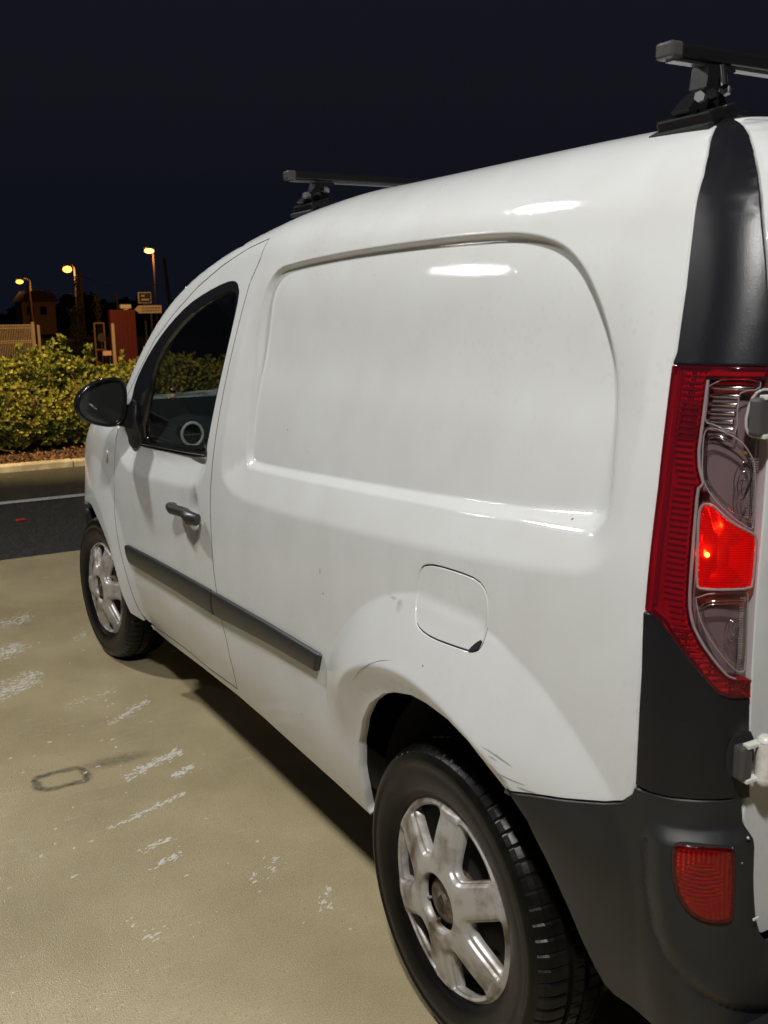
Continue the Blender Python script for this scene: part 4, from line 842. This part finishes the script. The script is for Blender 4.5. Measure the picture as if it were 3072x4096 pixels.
    n4 = noise(2.2, 4); mr = N(t, 'MapRange'); mr.inputs[1].default_value = .3; mr.inputs[2].default_value = .7; mr.inputs[3].default_value = .08; mr.inputs[4].default_value = .30; L(n4.outputs[0], mr.inputs[0]); L(mr.outputs[0], b.inputs['Roughness'])
    b.inputs['Specular IOR Level'].default_value = .42
    n5 = noise(270, 2, .5); n6 = noise(22, 4)
    ad = M_('ADD', n5.outputs[0], M_('MULTIPLY', n6.outputs[0], .10))
    bp = N(t, 'Bump'); bp.inputs['Strength'].default_value = .85; bp.inputs['Distance'].default_value = .0021; L(ad, bp.inputs['Height']); L(bp.outputs[0], b.inputs['Normal'])
    return m
MT['concrete'] = ground_material()
MT['asphalt'] = mat('damp_asphalt', (.018, .018, .019), .45, col2=(.075, .073, .072), nscale=70, lo=.42, hi=.70, detail=6, bump=1, bscale=60, bdist=.010, spec=.45)
MT['earth'] = mat('dark_ground', (.007, .006, .005), .95, spec=.1)
MT['soil'] = mat('bark_soil', (.075, .045, .028), .95, col2=(.032, .020, .013), nscale=22, bump=1, bscale=40, bdist=.03)
MT['kerb'] = mat('kerb_concrete', (.40, .36, .31), .7, col2=(.27, .24, .20), nscale=9, bump=.5, bscale=60, bdist=.004)
MT['white_line'] = mat('road_paint', (.55, .54, .51), .6, col2=(.30, .29, .27), nscale=25, lo=.5, hi=.8)
def slab(name, x0, x1, y0, y1, z, m, kind='structure', thick=None):
    mb = MB()
    if thick: mb.box(((x0+x1)/2, (y0+y1)/2, z-thick/2), (x1-x0, y1-y0, thick))
    else: mb.add([(x0, y0, z), (x1, y0, z), (x1, y1, z), (x0, y1, z)], [(0, 1, 2, 3)])
    o = mb.build(name, m); return tag(o, kind=kind)
slab('ground', -600, 600, -600, 900, -.03, 'earth')
slab('forecourt', -14, 16, -14, 4.80, 0, 'concrete', thick=.02)
slab('road', -60, 60, 4.80, 8.56, -.010, 'asphalt')
slab('road_line', -40, 40, 6.78, 6.90, -.005, 'white_line')
slab('verge', -40, 40, 8.68, 12.5, .035, 'soil')
kr = empty('kerb', (0, 8.6, 0)); tag(kr, kind='structure')
k0 = MB().box((0, 0, -.01), (.994, .15, .13), .014).build('kerb_stone', 'kerb', kr, True); k0.location = (-7.3, 0, 0)
for i in range(1, 22):
    o = k0.copy(); COL.objects.link(o); o.parent = kr; o.location = (-7.3+i, random.uniform(-.004, .004), random.uniform(-.004, .004)); o.rotation_euler = (0, 0, random.uniform(-.006, .006))
# soap foam left on the wet concrete
mb = MB()
def blob(x, y, r, h, el=1.0, ang=0):
    n = random.randint(10, 14); ph = random.random()*6; ca, sa = math.cos(ang), math.sin(ang); v = []
    for sc_, hh in ((1, .0006), (.72, h*.8)):
        for k in range(n):
            a = 2*math.pi*k/n; q = r*sc_*(1+.30*math.sin(a*2+ph)+.22*math.sin(a*3+ph*2)+.25*random.random()); px, py = q*math.cos(a)*el, q*math.sin(a); v.append((x+px*ca-py*sa, y+px*sa+py*ca, hh))
    v.append((x, y, h)); mb.add(v, [(k, (k+1) % n, n+(k+1) % n, n+k) for k in range(n)]+[(n+k, n+(k+1) % n, 2*n) for k in range(n)], True)
def streak(x0, y0, x1, y1, n, rr, wd):
    a = math.atan2(y1-y0, x1-x0)
    for _ in range(int(n*1.7)):
        t = random.random()**.8; blob(x0+(x1-x0)*t+random.gauss(0, wd*.4), y0+(y1-y0)*t+random.gauss(0, wd), rr*.42*random.uniform(.2, 1)**1.7, rr*.08, random.uniform(1, 3.2), a+random.gauss(0, .25))
for s_ in [(-.37, 1.20, -.10, 1.30, 120, .008, .006), (-.24, 1.50, -.02, 1.60, 150, .010, .014), (-.10, 1.42, -.02, 1.46, 60, .010, .010), (-.33, 1.03, -.22, 1.06, 30, .010, .008), (-.32, .93, -.22, .97, 22, .010, .008), (-.17, 1.95, .02, 2.10, 160, .007, .012), (-.28, 2.20, -.05, 2.28, 90, .006, .02),
           (-.52, 2.85, -.28, 3.05, 300, .010, .05), (-.50, 2.45, -.30, 2.62, 260, .010, .045), (-.45, 3.35, -.15, 3.5, 200, .009, .05), (-.05, 3.0, .02, 3.1, 40, .008, .02), (-.9, 2.5, -.5, 2.7, 160, .010, .05), (-.12, .70, .0, .80, 26, .008, .02), (-.02, .52, .05, .60, 16, .010, .015), (-.45, .62, -.36, .66, 8, .009, .01)]: streak(*s_)
for _ in range(170): 
    x, y = random.uniform(-1.2, .06), random.uniform(.25, 3.7); blob(x, y, .0014*random.uniform(.4, 1.6)**2, .0008, random.uniform(1, 2), random.random()*3)
for _ in range(34):
    x, y = random.uniform(-.6, .0), random.uniform(.5, 2.2); blob(x, y, .0045*random.uniform(.4, 1.2), .0012, random.uniform(1, 2.2), random.random())
tag(mb.build('soap_foam', 'foam'), 'white flecks and streaks of soap foam on the wet concrete', 'foam', kind='stuff')
# glossy water beads added to make the concrete glitter
mb = MB(); vv = []; ff = []
def bead(x, y, r):
    b0 = len(vv); n = 7
    for rr, hh in ((1, 0.0005), (.72, .26*r+.0005)):
        for k in range(n): a = 2*math.pi*k/n; vv.append((x+r*rr*math.cos(a), y+r*rr*math.sin(a), hh))
    vv.append((x, y, .36*r+.0005)); ff.extend([(b0+k, b0+(k+1) % n, b0+n+(k+1) % n, b0+n+k) for k in range(n)]); ff.extend([(b0+n+k, b0+n+(k+1) % n, b0+2*n) for k in range(n)])
for _ in range(9000):
    x = -1.35+abs(random.gauss(0, .55)); y = -.45+abs(random.gauss(0, .8))
    if x < .1 and y < 3.5: bead(x, y, random.uniform(.0010, .0026))
for _ in range(2500):
    x, y = random.uniform(-1.6, .08), random.uniform(.2, 4.6); bead(x, y, random.uniform(.0010, .0028))
me = bpy.data.meshes.new('glint_beads'); me.from_pydata(vv, [], ff); me.polygons.foreach_set('use_smooth', [True]*len(ff)); me.materials.append(MT['drop']); tag(link(bpy.data.objects.new('glint_beads', me)), 'tiny glossy water beads added for glints on the concrete', 'water', kind='stuff')
MT['scrap'] = mat('red_scrap', (.5, .03, .04), .6)
tag(MB().box((.245, 6.02, .0), (.07, .035, .014), .004, Matrix.Rotation(.4, 3, 'Z')).build('litter', 'scrap'), 'small red scrap lying on the dark asphalt', 'litter')
# ------------------------------------------------------------------ hedge
MT['leaf'] = mat('hedge_leaf', (.25, .235, .042), .45, col2=(.085, .105, .024), nscale=5, lo=.4, hi=.62, spec=.35)
MT['twig'] = mat('hedge_twig', (.12, .062, .03), .8)
hd = empty('hedge', (2, 9.9, .06), 'yellow-green leafy hedge growing behind the pale kerb', 'hedge')
def topz(x, y): return 1.00+.10*math.sin(x*2.1+.6)+.07*math.sin(x*5.3)+.05*math.sin(x*11+y*3)-.10*max(0, x-1.6)-.09*max(0, 1.25-x)-.02
vs = []; fs = []
def leafc(c, d, n, ln):
    d = d.normalized(); u = d.orthogonal().normalized(); v_ = d.cross(u)
    for k in range(n):
        a = 2*math.pi*(k+random.random()*.6)/n; tilt = random.uniform(.35, 1.0); o = (u*math.cos(a)+v_*math.sin(a))
        ax = (d*math.cos(tilt)+o*math.sin(tilt)).normalized(); sd_ = ax.cross(d).normalized(); nn = sd_.cross(ax); l = ln*random.uniform(.7, 1.15); w_ = l*.21
        b = len(vs); vs.extend([c, c+ax*l*.45+sd_*w_+nn*l*.05, c+ax*l*.8+sd_*w_*.8+nn*l*.04, c+ax*l, c+ax*l*.8-sd_*w_*.8+nn*l*.04, c+ax*l*.45-sd_*w_+nn*l*.05]); fs.append((b, b+1, b+2, b+3)); fs.append((b, b+3, b+4, b+5))
for _ in range(19500):
    near = random.random() < .62
    x = random.uniform(-.2, 3.4) if near else random.uniform(-7, 9); u = random.random()
    front = 9.42+.16*math.sin(x*1.9)+.08*math.sin(x*4.7+1); 
    if u < .62:
        z = .10+random.random()**.85*(topz(x, 9.6)-.12); bul = .30*math.sin(math.pi*min(1, max(0, (z-.05)/1.05))); y = front-bul*.7+.34*(z**2)+random.expovariate(7)
        d = Vector((random.gauss(0, .5), -1+random.gauss(0, .5), .55+random.gauss(0, .4)))
        if z < .20 and random.random() < .5: continue
    else:
        y = random.uniform(9.5, 10.9); z = topz(x, y)+random.gauss(-.05, .05)-.10*abs(y-10.1); d = Vector((random.gauss(0, .4), random.gauss(-.2, .4), 1))
    leafc(Vector((x, y, z)), d, random.randint(6, 9), random.uniform(.038, .062))
for x, hh in ((1.27, 1.20), (1.52, 1.24), (.62, 1.13), (.95, 1.16), (1.05, 1.13), (1.75, 1.13), (2.0, 1.05), (2.45, 1.10), (2.55, 1.16), (.3, 1.1)):   # long shoots
    for k in range(34):
        t = random.random(); leafc(Vector((x+.10*t*math.sin(x*7)+random.gauss(0, .02), 9.75+random.gauss(0, .02), hh-.34*(1-t))), Vector((random.gauss(0, .5), random.gauss(0, .5), 1)), 6, .055)
me = bpy.data.meshes.new('foliage'); me.from_pydata([tuple(v) for v in vs], [], fs); me.materials.append(MT['leaf']); o = link(bpy.data.objects.new('foliage', me), hd); tag(o, kind='stuff')
mb = MB()
for _ in range(170):
    x = random.uniform(-1, 4); y = random.uniform(9.2, 9.7); z = random.uniform(.06, .6); p = [Vector((x, y, z))]; d = Vector((random.gauss(0, .7), random.gauss(-.1, .3), random.uniform(.1, 1))).normalized()
    for k in range(4): p.append(p[-1]+d*.09); d = (d+Vector((random.gauss(0, .25), random.gauss(0, .2), random.gauss(.05, .2)))).normalized()
    mb.tube(p, [.007, .006, .005, .004, .003], 5)
tag(mb.build('stem', 'twig', hd), kind='stuff')
# fallen leaves and bark on the verge
MT['litter'] = mat('dry_leaves', (.22, .10, .055), .8, col2=(.10, .045, .025), nscale=11)
vs, fs = [], []
for _ in range(3800):
    x = random.uniform(-2.5, 5); y = 8.72+abs(random.gauss(0, .30)); c = Vector((x, y, .040+random.random()*.02)); leafc(c, Vector((random.gauss(0, 1), random.gauss(0, 1), .6)), random.randint(1, 2), random.uniform(.02, .055))
me = bpy.data.meshes.new('leaf_litter'); me.from_pydata([tuple(v) for v in vs], [], fs); me.materials.append(MT['litter']); tag(link(bpy.data.objects.new('leaf_litter', me)), 'brown fallen leaves and bark between kerb and hedge', 'leaf litter', kind='stuff')
# ------------------------------------------------------------------ street beyond the hedge
MT['fence'] = mat('pale_fence', (.66, .60, .52), .55); MT['postm'] = mat('pale_post', (.40, .35, .30), .6)
MT['redwall'] = mat('dark_red_cladding', (.10, .010, .014), .55); MT['signface'] = mat('sign_cream', (.55, .50, .40), .5)
MT['signdark'] = mat('sign_dark', (.03, .03, .032), .5); MT['wood'] = mat('wooden_pole', (.16, .09, .05), .85); MT['wallc'] = mat('rendered_wall', (.34, .17, .09), .9); MT['roofc'] = mat('tiled_roof', (.10, .045, .03), .9)
MT['pane'] = mat('dark_pane', (.01, .01, .012), .1); MT['white'] = mat('white_metal', (.60, .60, .58), .4); MT['sodium'] = emis('sodium_lamp', (1.0, .40, .05), 5); MT['lampw'] = emis('warm_lamp', (1.0, .66, .16), 4)
fe = empty('mesh_fence', (1.2, 22, 0), 'pale welded mesh fence panel with round-topped end post behind the hedge', 'fence')
fe['label'] = 'pale welded mesh fence panel at the left edge behind the hedge'
wv_ = MB().tube([(0, 0, .05), (0, 0, 1.30)], .0065, 5).build('upright_wire', 'fence', fe, True); wv_.location = (0, 0, 0)
for i in range(1, 62):
    o = wv_.copy(); COL.objects.link(o); o.parent = fe; o.location = (i*.036, 0, 0)
for z in (.10, .14, .50, .54, .90, .94, 1.22, 1.28): MB().tube([(0, -.006, z), (2.2, -.006, z)], .007, 5).build('cross_wire', 'fence', fe, True)
MB().box((2.24, 0, .675), (.07, .07, 1.35), .01).build('post', 'postm', fe, True)
MB().box((2.375, .10, .64), (.06, .06, 1.28), .01).build('post', 'postm', fe, True)
rw = empty('red_wall', (5.48, 22.1, 0), 'dark red clad wall standing behind the hedge beside the van', 'wall')
for i in range(6): MB().box((5.235+i*.1, 22.1, .795), (.098, .18 if i else .2, 1.59), .003).build('cladding_board', 'redwall', rw)
tag(MB().box((5.585, 22.1, 1.66), (.26, .14, .10), .02).box((5.585, 22.1, 1.60), (.10, .10, .05), .01).build('floodlight_box', 'white'), 'small white box mounted on top of the red wall', 'box')
tag(MB().box((4.70, 20, .645), (.065, .065, 1.29), .008).box((4.70, 20, 1.29), (.075, .075, .012), .003).build('gate_post', 'postm'), 'pale slim gate post in front of the red wall', 'post')
gt = empty('gate', (4.66, 21, 0), 'dark thin-framed gate between mesh fence and red wall', 'gate')
for (a, b, c, d) in ((4.56, .65, .03, 1.32), (4.77, .65, .03, 1.32)): MB().box((a, 21, b), (c, .04, d), .004).build('frame_upright', 'wood', gt)
for z in (1.30, .72): MB().box((4.665, 21.0, z), (.18, .03, .03), .004).build('frame_rail', 'wood', gt)
ds_ = empty('round_sign', (4.55, 20.4, 0), 'grey round sign on a thin post left of the pale gate post', 'sign')
MB().tube([(4.55, 20.37, .994), (4.55, 20.39, .994)], .092, 28).build('disc', 'signdark', ds_); MB().tube([(4.55, 20.41, 0), (4.55, 20.41, 1.07)], .012, 8).build('post', 'signdark', ds_)
MT['pinksign'] = mat('pale_sign', (.55, .38, .32), .5); MT['signtext'] = mat('sign_print', (.16, .13, .11), .6)
pl2 = empty('plate_sign', (4.165, 18.5, 0), 'small pale rectangular plate sign low behind the hedge', 'sign')
MB().box((4.165, 18.5, .727), (.17, .012, .09), .004).build('plate', 'pinksign', pl2); MB().tube([(4.22, 18.52, 0), (4.22, 18.52, .76)], .012, 8).build('post', 'signdark', pl2)
# direction signs on their post
sg = empty('direction_sign', (6.68, 24, 0), 'cream arrow-shaped direction sign pointing left above the red wall', 'sign')
MB().prism([(6.34, 1.604), (6.45, 1.702), (7.045, 1.702), (7.045, 1.505), (6.45, 1.505)], lambda a, b, t: (a, t, b), 23.98, 24.01).build('arrow_board', 'signface', sg)
for z, a, b in ((1.637, 6.53, 6.99), (1.566, 6.53, 6.96)):
    x = a
    while x < b:
        l = random.uniform(.03, .075); MB().box((x+l/2, 23.975, z), (l, .004, .032)).build('lettering', 'signtext', sg); x += l+.018
MB().tube([(6.78, 24.03, 0), (6.78, 24.03, 1.66)], .03, 8).build('post', 'signdark', sg)
sq = empty('square_sign', (6.70, 24.4, 0), 'dark square sign with a pale border above the arrow sign', 'sign')
MB().box((6.745, 24.4, 1.90), (.345, .03, .285), .01).build('border', 'signface', sq); MB().box((6.745, 24.38, 1.90), (.30, .02, .24), .006).build('face', 'signdark', sq)
for z, a, b in ((1.95, 6.645, 6.74), (1.85, 6.645, 6.85)): MB().box(((a+b)/2, 24.367, z), (b-a, .004, .04)).build('lettering', 'signface', sq)
MB().tube([(6.745, 24.44, 0), (6.745, 24.44, 1.82)], .03, 8).build('post', 'signdark', sq)
# street lamps
def street_lamp(x, y, z, lab, m, power, arm, pr=.09, size=.16):
    s_ = empty('street_lamp', (x, y, 0), lab, 'street lamp', 'lit street lamps')
    MB().tube([(x+arm, y, 0), (x+arm, y, z*.8), (x+arm, y, z+.12), (x+arm*.6, y-.02, z+.30), (x, y, z+.25)], [pr, pr*.8, pr*.6, pr*.5, pr*.4], 8).build('pole', 'wood', s_)
    MB().box((x, y, z+.16), (.62, .30, .16), .05, Matrix.Rotation(R(10), 3, 'Y')).build('lamp_head', 'signdark', s_)
    mb = MB(); mb.lathe([(c_*.30, s2*size) for c_, s2 in [(math.cos(a), math.sin(a)) for a in np.linspace(0, math.pi, 12)]], 14); mb.v = [(v[0]+x, v[1]+y-.05, v[2]*.75+z) for v in mb.v]
    mb.build('lamp_bulb', m, s_); lamp('lamp_light', 'POINT', (x, y-.5, z-.35), power, SOD, .2)
street_lamp(15.41, 90, 4.43, 'small lit street lamp furthest left above the far house', 'sodium', 160, .9, size=.24)
street_lamp(15.03, 70, 4.62, 'bright orange street lamp, the strongest of the three in the distance', 'sodium', 300, .5, size=.30)
street_lamp(17.79, 60, 5.31, 'pale yellow street lamp highest of the three, nearest the van', 'lampw', 120, .25, .07, .20)
# utility poles and wires
def pole(x0, x1, y, z, r_, lab):
    return tag(MB().tube([(x1, y, 0), (x0, y, z)], [r_*1.2, r_], 10).tube([(x0-.02, y, z-.12), (x0+.02, y, z)], [r_*1.3, r_*.7], 10).build('utility_pole', 'wood'), lab, 'pole', 'utility poles')
pole(12.38, 12.45, 70, 3.5, .10, 'short wooden utility pole left of the orange lamp'); pole(17.10, 17.45, 55, 4.6, .10, 'tall leaning wooden utility pole nearest the van roof')
pole(14.80, 14.80, 65.5, 4.3, .12, 'dark utility pole carrying wires beside the leafy column'); pole(16.98, 16.98, 65, 3.0, .06, 'thin low pole at the end of the sagging wires')
for k, (a, b, sag, lab) in enumerate((((14.80, 65.5, 4.08), (17.12, 55, 3.3), .55, 'uppermost wire sagging from the dark pole to the leaning pole'), ((14.80, 65.5, 3.1), (16.98, 65, 2.76), .25, 'lower sagging wire between the dark pole and the thin pole'), ((12.38, 70, 3.45), (14.8, 65.5, 2.9), .2, 'wire between the short pole and the dark pole'))):
    A_, B_ = Vector(a), Vector(b); tag(MB().tube([A_.lerp(B_, t)-Vector((0, 0, sag*4*t*(1-t))) for t in np.linspace(0, 1, 14)], .018, 5).build('wire', 'wood'), lab, 'wire')
# house on the left, far column of foliage
hs = empty('house', (16.0, 86, 0), 'low far house with orange lit rendered wall and tiled roof', 'house')
MB().box((15.95, 87, 1.35), (2.7, 3.0, 2.7), .02).build('wall', 'wallc', hs)
MB().prism([(14.4, 2.70), (17.6, 2.70), (17.0, 3.55), (15.1, 3.55)], lambda a, b, t: (a, t, b), 85.2, 88.8).build('roof', 'roofc', hs)
for x in (15.25, 16.3): wn = MB().box((x, 85.48, 1.95), (.55, .06, .70), .01).build('window', 'signdark', hs); MB().box((x, 85.445, 1.95), (.47, .02, .62)).build('pane', 'pane', wn)
def col_tree(x, y, z0, z1, w_, lab, n, name='ivy_column'):
    t_ = empty(name, (x, y, 0), lab, 'tree'); MB().tube([(x, y, 0), (x, y, z1*.9)], [.12, .05], 7).build('trunk', 'wood', t_)
    global vs, fs; vs, fs = [], []
    for _ in range(n):
        z = random.uniform(z0, z1); r_ = w_*(.6+.4*math.sin(z*4))*random.random()**.5*(1-.35*(z-z0)/(z1-z0)); a = random.random()*6.28
        leafc(Vector((x+r_*math.cos(a), y+r_*math.sin(a), z)), Vector((random.gauss(0, 1), random.gauss(-.5, 1), random.gauss(0, 1))), 4, .12)
    me = bpy.data.meshes.new('crown'); me.from_pydata([tuple(v) for v in vs], [], fs); me.materials.append(MT['leaf']); link(bpy.data.objects.new('crown', me), t_)
col_tree(14.45, 65, .4, 3.9, .34, 'narrow leafy column lit orange beside the bright street lamp', 420)
col_tree(15.4, 64, .3, 2.9, .5, 'low twiggy tree right of the narrow leafy column', 200, 'small_tree')
col_tree(13.0, 60, .2, 1.9, .9, 'dark low bush in front of the far house', 300, 'bush')

# dark mass of trees along the far side of the street: hides the horizon
vs, fs = [], []
for _ in range(5200):
    x = random.uniform(-10, 60); y = random.uniform(96, 104); z = random.random()**.7*(2.3+.9*math.sin(x*.33)+.5*math.sin(x*1.1+2)+.3*math.sin(x*2.7)); leafc(Vector((x, y, z)), Vector((random.gauss(0, 1), -1, random.gauss(0, 1))), 5, .5)
MT['farleaf'] = mat('far_foliage', (.010, .009, .006), .9, spec=.1)
me = bpy.data.meshes.new('far_trees'); me.from_pydata([tuple(v) for v in vs], [], fs); me.materials.append(MT['farleaf']); tag(link(bpy.data.objects.new('far_trees', me)), 'dark line of trees far behind the street lamps', 'trees', kind='stuff')
